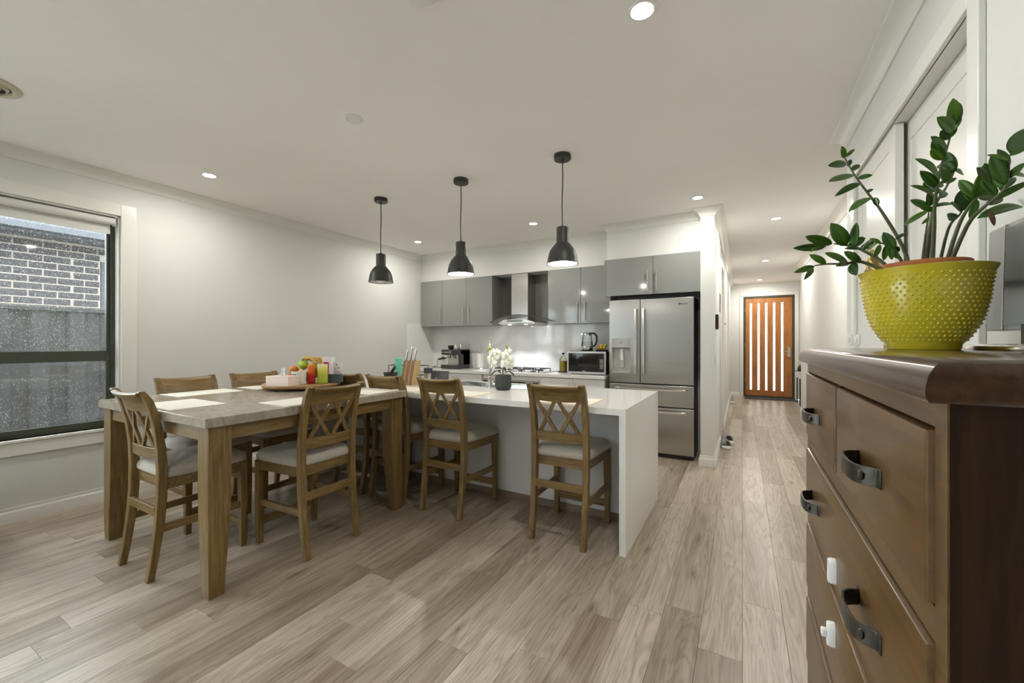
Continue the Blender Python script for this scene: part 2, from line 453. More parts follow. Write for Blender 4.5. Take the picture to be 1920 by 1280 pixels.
M['concrete'] = P('pale_concrete_paving', (0.48, 0.47, 0.455), 0.9, var=0.15)
M['eave'] = P('dark_gutter', (0.055, 0.058, 0.066), 0.6, var=0.1)
M['navy'] = P('dark_navy_leather', (0.018, 0.018, 0.030), 0.42, var=0.2, scale=40, bump=0.15, bscale=200)
M['matdark'] = P('dark_door_mat', (0.05, 0.048, 0.045), 0.95, var=0.3, scale=200, bump=0.5)

# ------------------------------------------------------------------ lights of the room and added fill lamps
CZ = 2.73
def ceiling_lamp(x, y, w=LAMP_W):
    l = bpy.data.lights.new('downlight_and_fill_beam', 'AREA'); l.shape = 'DISK'; l.size = 0.085; l.energy = w
    l.color = LAMP_COL; l.spread = radians(180)
    o = bpy.data.objects.new('downlight_and_fill_beam', l); COL.objects.link(o); o.location = (x, y, CZ - 0.012)
    return o
DOWN = [(-0.373, 1.80), (-3.94, 1.78), (-3.98, 4.39), (-2.172, 4.39), (-0.382, 4.39), (0.335, 5.566), (0.345, 8.335), (0.341, 10.816)]
DOWN_FILL = [(-2.15, -0.80), (-3.94, -0.80)]  # added fill lamps behind the camera, with no fittings
HALL_GAIN = 1.6
for x, y in DOWN + DOWN_FILL: ceiling_lamp(x, y, LAMP_W * (HALL_GAIN if x > 0 else 1.0))

# ------------------------------------------------------------------ room shell
LW, RW, HRW, HLW, YE = -4.63, 0.626, 0.945, -0.255, 11.47
fl = struct('floor', MB().box(-4.9, 1.5, -0.8, 11.6, -0.1, -0.012).box(-4.9, 1.5, -4.2, -0.8, -0.1, 0.0), M['floor'], smooth=False)
PW = 0.168
def plank_mesh(x0, x1, y0, y1):
    g, c = 0.0004, 0.0008
    def ring(i, z): return [(x0 + i, y0 + i, z), (x1 - i, y0 + i, z), (x1 - i, y1 - i, z), (x0 + i, y1 - i, z)]
    return MB().loft([ring(g, -0.012), ring(g, -c), ring(g + c, 0.0)])
known = {-1: 1.93, -2: 2.169, -4: 1.927, -5: 1.55, -7: 1.42, -10: 1.302, -14: 1.0, -15: 0.81, -16: 0.53, -19: 0.865}
PL = 1.52
for n in range(-28, 6):
    x0 = n * PW; x1 = x0 + PW
    x0 = max(x0, LW); x1 = min(x1, HRW + 0.35)
    if x1 - x0 < 0.01: continue
    ymax = 11.47 if x1 > HLW + 0.02 else 5.5
    j = known.get(n, random.uniform(0.2, 1.7))
    while j > -0.8: j -= PL
    ys = [-0.8]; y = j + PL
    while y < ymax:
        if y > -0.75: ys.append(y)
        y += PL
    ys.append(ymax)
    for a, b in zip(ys[:-1], ys[1:]):
        if b - a > 0.02: obj('plank', plank_mesh(x0, x1, a, b), M['floor'], fl, smooth=False)

struct('ceiling', MB().box(-5.0, 1.6, -4.3, 11.7, CZ, CZ + 0.12), M['ceil'], smooth=False)

# left wall with the window hole
WY0, WY1, WZ0, WZ1 = -0.90, 1.42, 0.60, 2.385
struct('wall_left', MB().box(LW - 0.2, LW, -4.2, -3.85, 0, CZ).box(LW - 0.2, LW, -1.20, WY0, 0, CZ).box(LW - 0.2, LW, -3.85, -1.20, 2.5, CZ).box(LW - 0.2, LW, WY1, 5.7, 0, CZ)
       .box(LW - 0.2, LW, WY0, WY1, 0, WZ0).box(LW - 0.2, LW, WY0, WY1, WZ1, CZ), M['wall'], smooth=False)
struct('wall_rear', MB().box(-4.9, 1.6, -4.2, -4.0, 0, CZ), M['unseen_grey'], smooth=False)
gd = thing('added_fill_door', None, None, (LW - 0.1, -2.45, 0), kind='structure')  # added glazed door behind the camera, lets in fill daylight
GY0, GY1 = -3.85, -1.20
for k in range(2):
    ya, yb = GY0 + k * 1.325, GY0 + (k + 1) * 1.325
    xa = LW - 0.12 + 0.03 * k
    obj('sash', MB().box(xa - 0.02, xa + 0.02, ya, ya + 0.05, 0, 2.5).box(xa - 0.02, xa + 0.02, yb - 0.05, yb, 0, 2.5).box(xa - 0.02, xa + 0.02, ya + 0.05, yb - 0.05, 0, 0.07).box(xa - 0.02, xa + 0.02, ya + 0.05, yb - 0.05, 2.435, 2.5), M['winframe'], gd)
    obj('pane', MB().box(xa - 0.003, xa + 0.003, ya + 0.045, yb - 0.045, 0.065, 2.44), M['glass'], gd)
struct('wall_back', MB().box(-4.63, -0.39, 5.48, 5.6, 0, CZ), M['wall'], smooth=False)
struct('wall_bulkhead', MB().box(LW, -1.44, 5.19, 5.48, 2.306, CZ).box(-1.44, -0.39, 4.92, 5.48, 2.306, CZ), M['wall'], smooth=False)
struct('wall_hall_left', MB().box(-0.39, HLW, 4.80, 6.06, 0, CZ).box(-0.39, HLW, 6.82, YE, 0, CZ).box(-0.39, HLW, 6.06, 6.82, 2.34, CZ), M['wall'], smooth=False)
struct('wall_hall_end', MB().box(-0.39, 0.02, YE, YE + 0.15, 0, CZ).box(1.055, 1.5, YE, YE + 0.15, 0, CZ).box(0.02, 1.055, YE, YE + 0.15, 2.42, CZ), M['wall'], smooth=False)
struct('wall_right', MB().box(RW, RW + 0.12, -4.2, 1.808, 0, CZ).box(RW, RW + 0.12, 3.30, 3.585, 0, CZ).box(RW, RW + 0.12, 1.808, 3.30, 2.35, CZ)
       .box(0.88, 1.0, 1.6, 3.585, 0, CZ), M['wall'], smooth=False)
struct('added_shade_wall', MB().box(0.24, RW - 0.001, -1.3, -0.22, 0, CZ), M['unseen_grey'], smooth=False)  # added block behind the camera, shades the near side of the chest
struct('wall_hall_right', MB().box(HRW, HRW + 0.12, 3.585, 9.23, 0, CZ).box(RW + 0.12, HRW + 0.12, 3.485, 3.585, 0, CZ).box(1.32, 1.42, 9.23, YE, 0, CZ).box(HRW + 0.12, 1.42, 9.13, 9.23, 0, CZ), M['wall'], smooth=False)

# cornices (cove), baseboards
tn = [0]
def trim_name():
    tn[0] += 1; return 'trim_%d' % tn[0]
CP = [(0, 0), (0.0, -0.082), (0.008, -0.082), (0.012, -0.072), (0.020, -0.052), (0.034, -0.034), (0.052, -0.021), (0.070, -0.013), (0.080, -0.009), (0.082, 0)]
BP = [(0, 0), (0.016, 0), (0.016, 0.075), (0.013, 0.083), (0.008, 0.088), (0.007, 0.110), (0, 0.110)]
def run(p0, p1, nrm, m0, m1, prof, z, mt, name):
    # profile swept from p0 to p1; nrm points into the room; m = +1 outside corner, -1 inside corner, 0 square
    p0 = Vector((*p0, 0)); p1 = Vector((*p1, 0)); d = (p1 - p0).normalized(); n = Vector((*nrm, 0))
    A = [p0 + n * o - d * (m0 * o) + Vector((0, 0, z + h)) for o, h in prof]
    B = [p1 + n * o + d * (m1 * o) + Vector((0, 0, z + h)) for o, h in prof]
    return struct(name, MB().loft([A, B]), mt)
def cornice(p0, p1, n, m0=-1, m1=-1): run(p0, p1, n, m0, m1, CP, CZ, M['trimw'], trim_name())
cornice((LW, -4.0), (LW, 5.19), (1, 0))
cornice((LW, 5.19), (-1.44, 5.19), (0, -1))
cornice((-1.44, 5.19), (-1.44, 4.92), (-1, 0), -1, 1)
cornice((-1.44, 4.92), (-0.39, 4.92), (0, -1), 1, -1)
cornice((-0.39, 4.92), (-0.39, 4.80), (-1, 0), -1, 1)
cornice((-0.39, 4.80), (HLW, 4.80), (0, -1), 1, 1)
cornice((HLW, 4.80), (HLW, YE), (1, 0), 1, -1)
cornice((HLW, YE), (1.32, YE), (0, -1))
cornice((HRW, 3.585), (HRW, 9.23), (-1, 0), -1, 1)
cornice((RW, -4.0), (RW, 3.585), (-1, 0), -1, 1)
cornice((RW, 3.585), (HRW, 3.585), (0, 1), 1, -1)
cornice((HRW, 9.23), (1.32, 9.23), (0, 1), 1, -1)
cornice((LW, -4.0), (RW, -4.0), (0, 1))
bn = ['baseboard_left', 'baseboard_pillar', 'baseboard_pillar_side', 'baseboard_hall_left', 'baseboard_hall_left_far', 'baseboard_hall_right', 'baseboard_hall_end', 'baseboard_right', 'baseboard_rear', 'baseboard_hall_end_right']
for nm, a, b, n, m0, m1 in [
    (bn[0], (LW, -1.20), (LW, 4.88), (1, 0), 0, 0), (bn[1], (-0.39, 4.80), (HLW, 4.80), (0, -1), 1, 1), (bn[2], (-0.39, 5.48), (-0.39, 4.80), (-1, 0), 0, 1),
    (bn[3], (HLW, 4.80), (HLW, 5.99), (1, 0), 1, 0), (bn[4], (HLW, 6.89), (HLW, YE), (1, 0), 0, -1),
    (bn[5], (HRW, 3.585), (HRW, 9.23), (-1, 0), -1, 1), (bn[6], (HLW, YE), (-0.06, YE), (0, -1), -1, 0),
    (bn[7], (RW, -4.0), (RW, 1.73), (-1, 0), -1, 0), (bn[8], (LW, -4.0), (RW, -4.0), (0, 1), -1, -1), (bn[9], (1.13, YE), (1.32, YE), (0, -1), 0, -1)]:
    run(a, b, n, m0, m1, BP, 0, M['trimw'], nm)

# ------------------------------------------------------------------ window in the left wall
w = thing('window_1', None, None, (LW, 0.135, WZ0), kind='structure')
fx0, fx1 = LW - 0.135, LW - 0.072
tx = LW + 0.020
obj('architrave', MB().box(LW, tx, WY1, WY1 + 0.105, WZ0 - 0.115, WZ1 + 0.1).box(LW, tx, WY0 - 0.105, WY0, WZ0 - 0.115, WZ1 + 0.1).box(LW, tx, WY0, WY1, WZ1, WZ1 + 0.1)
    .box(LW, tx, WY0, WY1, WZ0 - 0.115, WZ0 - 0.022), M['trimw'], w, bevel=0.003)
obj('window_sill', MB().box(LW - 0.075, LW + 0.03, WY0, WY1, WZ0 - 0.022, WZ0), M['trimw'], w, bevel=0.004)
obj('jamb', MB().box(LW - 0.075, LW, WY1 - 0.012, WY1, WZ0, WZ1).box(LW - 0.075, LW, WY0, WY0 + 0.012, WZ0, WZ1).box(LW - 0.075, LW, WY0, WY1, WZ1 - 0.012, WZ1), M['trimw'], w)
fr = MB()
a, b, c, d = WY0 + 0.012, WY1 - 0.012, WZ0, WZ1 - 0.012
fr.box(fx0, fx1, b - 0.028, b, c, d).box(fx0, fx1, a, a + 0.028, c, d).box(fx0, fx1, a, b, c, c + 0.03).box(fx0, fx1, a, b, d - 0.03, d)
fr.box(fx0, fx1, 0.10, 0.14, c, d)
obj('window_frame', fr, M['winframe'], w, bevel=0.002)
for s0, s1 in ((0.14, b - 0.028), (a + 0.028, 0.10)):
    sx0, sx1 = fx0 + 0.012, fx1 - 0.016
    us = obj('upper_sash', MB().box(sx0, sx1, s1 - 0.022, s1, 1.155, d - 0.03).box(sx0, sx1, s0, s0 + 0.022, 1.155, d - 0.03).box(sx0, sx1, s0 + 0.022, s1 - 0.022, d - 0.052, d - 0.03), M['winframe'], w, bevel=0.002)
    obj('pane', MB().box(sx0 + 0.014, sx0 + 0.019, s0 + 0.02, s1 - 0.02, 1.2, d - 0.05), M['glass'], us)
    lx0, lx1 = fx1 - 0.03, fx1 - 0.004
    ls = obj('lower_sash', MB().box(lx0, lx1, s0, s1, 1.155, 1.242).box(lx0, lx1, s1 - 0.028, s1, c + 0.03, 1.155).box(lx0, lx1, s0, s0 + 0.028, c + 0.03, 1.155).box(lx0, lx1, s0 + 0.028, s1 - 0.028, c + 0.03, c + 0.055), M['winframe'], w, bevel=0.002)
    obj('pane', MB().box(lx0 + 0.010, lx0 + 0.015, s0 + 0.025, s1 - 0.025, c + 0.05, 1.16), M['glass'], ls)
    if s0 > 0:
        obj('sash_catch', MB().box(lx1, lx1 + 0.02, s1 - 0.03, s1 - 0.002, 1.235, 1.275), M['black'], ls, bevel=0.004)
        dr = MB()
        for k in range(9000):
            up = random.random() < 0.8
            yy = random.uniform(s0 + 0.03, s1 - 0.03)
            zz = random.uniform(1.25, 2.32) if up else random.triangular(0.66, 1.15, 0.68)
            xx = (sx0 + 0.0135) if up else (lx0 + 0.0095)
            r = random.uniform(0.0010, 0.0027) if random.random() < 0.93 else random.uniform(0.0025, 0.0036)
            hgt = r * random.uniform(1.0, 1.6)
            n0 = len(dr.v)
            dr.v += [(xx, yy + r, zz), (xx, yy, zz + hgt), (xx, yy - r, zz), (xx, yy, zz - hgt), (xx - r * 0.7, yy, zz)]
            dr.f += [(n0, n0 + 1, n0 + 4), (n0 + 1, n0 + 2, n0 + 4), (n0 + 2, n0 + 3, n0 + 4), (n0 + 3, n0, n0 + 4)]
        obj('raindrops', dr, M['drops'], w, kind='stuff')
rb = thing('roller_blind', 'white roller blind rolled up at the top of the window', 'blind', (LW - 0.035, 0.135, 2.372))
obj('blind_tube', MB().tube([(LW - 0.036, WY0 + 0.03, 2.336), (LW - 0.036, WY1 - 0.03, 2.336)], 0.031, 16), M['blind'], rb)
obj('blind_fabric', MB().box(LW - 0.066, LW - 0.064, WY0 + 0.04, WY1 - 0.045, 2.25, 2.336), M['blind'], rb)
obj('bottom_bar', MB().box(LW - 0.070, LW - 0.060, WY0 + 0.04, WY1 - 0.045, 2.232, 2.252), M['trimw'], rb, bevel=0.003)
obj('bracket', MB().box(LW - 0.068, LW - 0.006, WY1 - 0.028, WY1 - 0.024, 2.30, 2.372), M['white'], rb)
obj('bracket', MB().box(LW - 0.068, LW - 0.006, WY0 + 0.024, WY0 + 0.028, 2.30, 2.372), M['white'], rb)

# outside: path, fence, the neighbour's brick wall
struct('ground_outside', MB().box(-14.0, LW - 0.2, -9, 6, -0.25, -0.12), M['concrete'], smooth=False)
NX = -7.40
nb = struct('wall_neighbour', MB().box(NX - 0.2, NX + 0.001, 0.45, 2.07, -0.1, 2.57).box(NX - 0.2, NX + 0.001, 2.07, 2.9, -0.1, 1.70).box(NX - 0.2, NX + 0.001, 2.9, 4.0, -0.1, 2.57).box(NX - 0.2, NX + 0.001, 2.07, 2.9, 2.40, 2.57), M['mortar'], smooth=False)
bl, bh = 0.223, 0.070
def brick_mesh(l): return MB().box(-0.05, 0.006, -l / 2, l / 2, -bh / 2, bh / 2)
brick0 = None
for r in range(12):
    z = 1.555 + r * 0.086
    for k in range(0, 15):
        yc = 0.60 + k * 0.240 + (0.12 if r % 2 else 0)
        ya, yb = yc - bl / 2, yc + bl / 2
        if 1.68 < z < 2.43:
            if ya < 2.0 and yb > 2.0: yb = 2.062
            elif ya < 2.9 < yb: ya = 2.908
            elif 2.0 <= ya < 2.9: continue
            if yb - ya < 0.04: continue
        if yb - ya > 0.2225:
            if brick0 is None: brick0 = o = obj('brick', brick_mesh(bl), M['brick'], nb, smooth=False, local=True)
            else: o = brick0.copy(); COL.objects.link(o)
        else: o = obj('brick', brick_mesh(yb - ya), M['brick'], nb, smooth=False, local=True)
        o.location = (NX + random.uniform(-0.002, 0.002), (ya + yb) / 2, z)
nw = thing('window_2', None, None, (NX, 2.48, 1.72), kind='structure')
obj('window_frame', MB().box(NX - 0.08, NX + 0.0, 2.08, 2.16, 1.72, 2.38).box(NX - 0.08, NX, 2.81, 2.89, 1.72, 2.38).box(NX - 0.08, NX, 2.16, 2.81, 1.72, 1.79).box(NX - 0.08, NX, 2.16, 2.81, 2.30, 2.38), M['eave'], nw)
obj('pane', MB().box(NX - 0.05, NX - 0.04, 2.15, 2.82, 1.78, 2.31), M['lgrey'], nw)
struct('roof_eave', MB().box(NX - 0.2, NX + 0.38, 0.35, 4.0, 2.565, 2.585).box(NX + 0.36, NX + 0.39, 0.35, 4.0, 2.555, 2.68).box(NX + 0.39, NX + 0.48, 0.35, 4.0, 2.585, 2.69), M['eave'], smooth=False)
fc = thing('steel_fence', 'grey corrugated steel fence outside the window', 'fence', (-6.1, 1.4, -0.12))
for k in range(5):
    y0 = -0.6 + k * 0.78
    prof = []
    for q in range(3):
        yb = y0 + q * 0.26
        prof += [(-6.1, yb), (-6.1, yb + 0.10), (-6.135, yb + 0.13), (-6.135, yb + 0.23)]
    prof.append((-6.1, y0 + 0.78))
    mbf = MB()
    vs = [(x, y, -0.12) for x, y in prof] + [(x, y, 1.64) for x, y in prof]
    n = len(prof)
    mbf.add(vs, [(i, i + 1, n + i + 1, n + i) for i in range(n - 1)])
    obj('fence_sheet', mbf, M['fence'], fc, smooth=False, solid=0.004)
obj('top_rail', MB().box(-6.15, -6.085, -0.6, 3.3, 1.63, 1.672), M['fence'], fc, bevel=0.004)
obj('bottom_rail', MB().box(-6.15, -6.085, -0.6, 3.3, -0.12, -0.08), M['fence'], fc)

# ------------------------------------------------------------------ doors
def lever_set(x, y, z, parent, s=1):
    h = obj('door_handle', MB().box(x - 0.028, x + 0.028, y - 0.012, y, z - 0.11, z + 0.11).tube([(x, y - 0.01, z + 0.01), (x, y - 0.05, z + 0.01), (x - 0.02, y - 0.058, z + 0.01), (x - 0.13, y - 0.058, z + 0.01)], 0.009, 10), M['chrome'], parent)
    return h
d1 = thing('door_1', None, None, (0.535, YE, 0), kind='structure')
obj('architrave', MB().box(-0.055, 0.02, YE - 0.018, YE, 0, 2.50).box(1.055, 1.13, YE - 0.018, YE, 0, 2.50).box(0.02, 1.055, YE - 0.018, YE, 2.42, 2.50), M['trimw'], d1, bevel=0.003)
obj('door_frame', MB().box(0.02, 0.062, YE - 0.004, YE + 0.12, 0, 2.42).box(1.013, 1.055, YE - 0.004, YE + 0.12, 0, 2.42).box(0.062, 1.013, YE - 0.004, YE + 0.12, 2.375, 2.42).box(0.062, 1.013, YE - 0.03, YE + 0.12, 0, 0.035), M['doorframe'], d1)
obj('door_stop_bead', MB().box(0.05, 0.085, YE + 0.056, YE + 0.075, 0, 2.40).box(0.99, 1.03, YE + 0.056, YE + 0.075, 0, 2.40).box(0.085, 0.99, YE + 0.056, YE + 0.075, 2.345, 2.40).box(0.085, 0.99, YE + 0.056, YE + 0.075, 0, 0.07), M['doorframe'], d1)
dx0, dx1, dz0, dz1 = 0.066, 1.009, 0.04, 2.372
dy0, dy1 = YE + 0.012, YE + 0.052
slots = []
for k in range(5):
    cxs = 0.179 + k * 0.1585
    slots.append((cxs - 0.021, cxs + 0.021))
stiles = [dx0] + [v for s in slots for v in s] + [dx1]
sz0, sz1 = 0.175, 2.255
for k in range(0, 12, 2):
    obj('stile', MB().box(stiles[k], stiles[k + 1], dy0, dy1, sz0, sz1), M['door'], d1, bevel=0.003)
obj('bottom_rail', MB().box(dx0, dx1, dy0, dy1, dz0, sz0 - 0.001), M['door'], d1, bevel=0.002)
obj('top_rail', MB().box(dx0, dx1, dy0, dy1, sz1 + 0.001, dz1), M['door'], d1, bevel=0.002)
for s in slots:
    obj('pane', MB().box(s[0], s[1], dy0 + 0.016, dy0 + 0.022, sz0, sz1), M['frost'], d1)
lever_set(0.945, dy0, 1.09, d1)
for z in (0.35, 1.2, 2.05): obj('hinge', MB().cyl((0.066, dy0 - 0.006, z), 0.008, 0.1, 10), M['chrome'], d1)

d2 = thing('door_2', None, None, (HLW, 6.44, 0), kind='structure')
obj('door_leaf', MB().box(-0.345, -0.305, 6.075, 6.805, 0.008, 2.33), M['doorw'], d2, bevel=0.002)
obj('architrave', MB().box(HLW, HLW + 0.018, 5.99, 6.06, 0, 2.41).box(HLW, HLW + 0.018, 6.82, 6.89, 0, 2.41).box(HLW, HLW + 0.018, 6.06, 6.82, 2.34, 2.41), M['trimw'], d2, bevel=0.003)

def slide_door(name, x0, x1, y0, y1):
    d = thing(name, None, None, (x0, (y0 + y1) / 2, 0.012), kind='structure')
    st = 0.095
    obj('stile', MB().box(x0, x1, y0, y0 + st, 0.012, 2.345), M['doorw'], d, bevel=0.002)
    obj('stile', MB().box(x0, x1, y1 - st, y1, 0.012, 2.345), M['doorw'], d, bevel=0.002)
    obj('top_rail', MB().box(x0, x1, y0 + st, y1 - st, 2.345 - st, 2.345), M['doorw'], d, bevel=0.002)
    obj('bottom_rail', MB().box(x0, x1, y0 + st, y1 - st, 0.012, 0.12), M['doorw'], d, bevel=0.002)
    obj('door_panel', MB().box(x0 + 0.003, x1 - 0.003, y0 + st - 0.005, y1 - st + 0.005, 0.12, 2.345 - st), M['doorw'], d)
    return d
s1 = slide_door('door_3', 0.630, 0.663, 2.585, 3.298)
s2 = slide_door('door_4', 0.680, 0.712, 1.80, 2.66)
dj = thing('door_5', None, None, (RW, 2.55, 0), kind='structure')
obj('architrave', MB().box(RW - 0.018, RW, 1.735, 1.808, 0, 2.43).box(RW - 0.018, RW, 3.30, 3.375, 0, 2.43).box(RW - 0.018, RW, 1.808, 3.30, 2.352, 2.43), M['trimw'], dj, bevel=0.003)
obj('jamb', MB().box(RW, RW + 0.12, 1.796, 1.808, 0, 2.35).box(RW, RW + 0.12, 3.2985, 3.2995, 0, 2.35).box(RW, RW + 0.12, 1.808, 3.30, 2.348, 2.356), M['trimw'], dj)
for k, (yy, xx, lab) in enumerate(((3.33, RW - 0.018, 'white child latch half on the cupboard frame, far side of the gap'), (3.255, 0.630, 'white child latch half on the sliding cupboard door, near side of the gap'))):
    o = obj('child_latch', MB().box(xx - 0.014, xx, yy - 0.016, yy + 0.016, 1.295, 1.36).box(xx - 0.022, xx - 0.014, yy - 0.008, yy + 0.008, 1.31, 1.345), M['white'], bevel=0.003)
    tag(rebase(o, (xx - 0.007, yy, 1.295)), lab, 'latch', 'child latches on the cupboard')

# ------------------------------------------------------------------ ceiling fittings
def make_down():
    t = thing('downlight', 'x', 'ceiling light', (0, 0, CZ), 'downlights in the ceiling')
    obj('trim_ring', MB().lathe([(0.058, 0), (0.058, -0.004), (0.048, -0.008), (0.044, -0.005), (0.044, 0)], (0, 0, 0), 28), M['white'], t, local=True)
    obj('lens', MB().lathe([(0.044, -0.002), (0.040, -0.007), (0.001, -0.0075)], (0, 0, 0), 28, False, True), M['lens'], t, local=True)
    return t
DL = ['lit downlight nearest the camera, at the top of the picture', 'lit downlight in the ceiling in front of the left window', 'lit downlight in the ceiling by the left wall above the kitchen',
      'lit downlight between the two lit pendant lamps, in front of the rangehood', 'lit downlight above the fridge beside the corridor corner', 'first lit downlight of the corridor, nearest the kitchen',
      'second lit downlight of the corridor, in its middle', 'third lit downlight of the corridor, in front of the timber door']
d0 = make_down()
for i, (x, y) in enumerate(DOWN):
    o = d0 if i == 0 else dup(d0, (x, y, CZ))
    o.location = (x, y, CZ); o['label'] = DL[i]
o = thing('downlight', 'unlit flat white round downlight in the middle of the ceiling', 'ceiling light', (-2.152, 1.785, CZ), 'downlights in the ceiling')
obj('trim_ring', MB().lathe([(0.058, 0), (0.058, -0.004), (0.048, -0.008), (0.044, -0.005), (0.044, 0)], (-2.152, 1.785, CZ), 28), M['white'], o)
obj('lens', MB().lathe([(0.044, -0.002), (0.040, -0.006), (0.001, -0.0065)], (-2.152, 1.785, CZ), 28, False, True), M['white'], o)
vt = thing('ceiling_vent', 'round cream ceiling vent with concentric rings at the left edge', 'vent', (-3.62, 0.535, CZ))
M['cream'] = P('cream_vent_plastic', (0.60, 0.56, 0.42), 0.45, var=0.03)
vc = (-3.62, 0.535, CZ)
obj('vent_flange', MB().lathe([(0.15, 0), (0.148, -0.006), (0.122, -0.016), (0.112, -0.012), (0.108, 0)], vc, 40), M['cream'], vt)
for r in (0.088, 0.060, 0.032): obj('vent_ring', MB().lathe([(r + 0.013, -0.004), (r + 0.004, -0.022), (r, -0.022), (r + 0.008, -0.004)], vc, 36), M['cream'], vt)
obj('vent_throat', MB().lathe([(0.109, -0.002), (0.001, -0.001)], vc, 32), M['black'], vt)
sq = thing('smoke_alarm', 'square white smoke alarm cut off by the top edge of the picture', 'alarm', (-1.138, 1.262, CZ))
for nm, h, z in (('base_plate', 0.068, 0.008), ('cover', 0.052, 0.022)):
    Mz = Matrix.Rotation(0.15, 3, 'Z')
    obj(nm, MB().obox((-1.138, 1.262, CZ - z / 2), (2 * h, 2 * h, z), Mz), M['white'], sq, bevel=0.006)

# pendants
PEND = [(-3.11, 2.90), (-2.137, 2.90), (-1.189, 2.90)]
def make_pendant(x, y, lit, label):
    t = thing('pendant_lamp', label, 'pendant lamp', (x, y, CZ), 'charcoal pendant lamps over the island')
    c = (x, y, 0)
    obj('ceiling_rose', MB().lathe([(0.001, CZ), (0.062, CZ), (0.064, CZ - 0.004), (0.064, CZ - 0.034), (0.060, CZ - 0.038), (0.010, CZ - 0.039), (0.008, CZ - 0.052), (0.001, CZ - 0.053)], c, 32), M['pendant'], t)
    obj('cord', MB().tube([(x, y, CZ - 0.05), (x + 0.003, y, 2.55), (x - 0.004, y, 2.34), (x, y, 2.185)], 0.0042, 8), M['black'], t)
    ou = [(0.001, 2.196), (0.010, 2.195), (0.012, 2.183), (0.044, 2.181), (0.046, 2.177), (0.046, 2.062), (0.052, 2.060), (0.060, 2.055), (0.064, 2.046), (0.079, 2.030), (0.094, 2.006), (0.104, 1.980), (0.111, 1.950), (0.115, 1.917), (0.121, 1.906), (0.1205, 1.903)]
    inn = [(0.1125, 1.906), (0.1085, 1.950), (0.100, 1.984), (0.088, 2.010), (0.070, 2.034), (0.050, 2.045), (0.001, 2.048)]
    obj('shade', MB().lathe(ou + [(0.1125, 1.905)], c, 40), M['pendant'], t, angle=50)
    obj('shade_lining', MB().lathe(inn, c, 40), M['pin'], t, angle=50)
    obj('bulb', MB().lathe([(0.001, 1.895), (0.020, 1.899), (0.036, 1.910), (0.044, 1.928), (0.042, 1.950), (0.028, 1.978), (0.016, 2.005), (0.014, 2.045)], c, 20), M['bulb'] if lit else M['pin'], t)
make_pendant(*PEND[0], False, 'unlit charcoal pendant lamp nearest the left wall')
make_pendant(*PEND[1], True, 'lit charcoal pendant lamp in the middle of the row of three')
make_pendant(*PEND[2], True, 'lit charcoal pendant lamp hanging in front of the right-hand wall cabinets')

# ------------------------------------------------------------------ chest of drawers (large, at the right edge)
BX0, BX1, BY0, BY1 = 0.193, 0.610, 0.616, 1.705
CT = 1.292
ch = thing('chest_of_drawers', 'tall dark walnut chest of drawers with black strap pulls', 'chest of drawers', (0.4, 1.16, 0))
tp = []
y0, y1, x0, x1 = 0.597, 1.725, 0.170, 0.616
def rr(i, z): return [(x0 + i, y0 + i, z), (x1, y0 + i, z), (x1, y1 - i, z), (x0 + i, y1 - i, z)]
tp = [rr(0.004, 1.2455), rr(0.0, 1.252), rr(0.0, 1.262), rr(0.003, 1.274), rr(0.009, 1.283), rr(0.017, 1.289), rr(0.027, 1.292)]
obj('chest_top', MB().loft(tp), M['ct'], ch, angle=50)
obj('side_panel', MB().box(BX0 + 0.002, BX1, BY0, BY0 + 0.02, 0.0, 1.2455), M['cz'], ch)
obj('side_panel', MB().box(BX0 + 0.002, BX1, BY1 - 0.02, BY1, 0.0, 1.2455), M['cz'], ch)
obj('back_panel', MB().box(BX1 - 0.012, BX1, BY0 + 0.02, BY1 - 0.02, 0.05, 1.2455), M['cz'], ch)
rows = [(1.010, 1.209), (0.762, 0.961), (0.514, 0.714), (0.268, 0.468)]
for ya, yb in ((BY0 + 0.001, BY0 + 0.033), (BY1 - 0.033, BY1 - 0.001)):
    obj('corner_stile', MB().box(BX0, BX0 + 0.022, ya, yb, 0, 1.2455), M['cy'], ch)
zr = [1.2455, 1.2135, 1.0055, 0.9655, 0.7575, 0.7185, 0.5095, 0.4725, 0.2635, 0.09]
for k in range(0, 10, 2):
    obj('front_rail', MB().box(BX0, BX0 + 0.02, BY0 + 0.033, BY1 - 0.033, zr[k + 1] - 0.0, zr[k]), M['cy'], ch)
obj('divider', MB().box(BX0, BX0 + 0.02, 1.170, 1.190, 1.0055, 1.2135), M['cz'], ch)
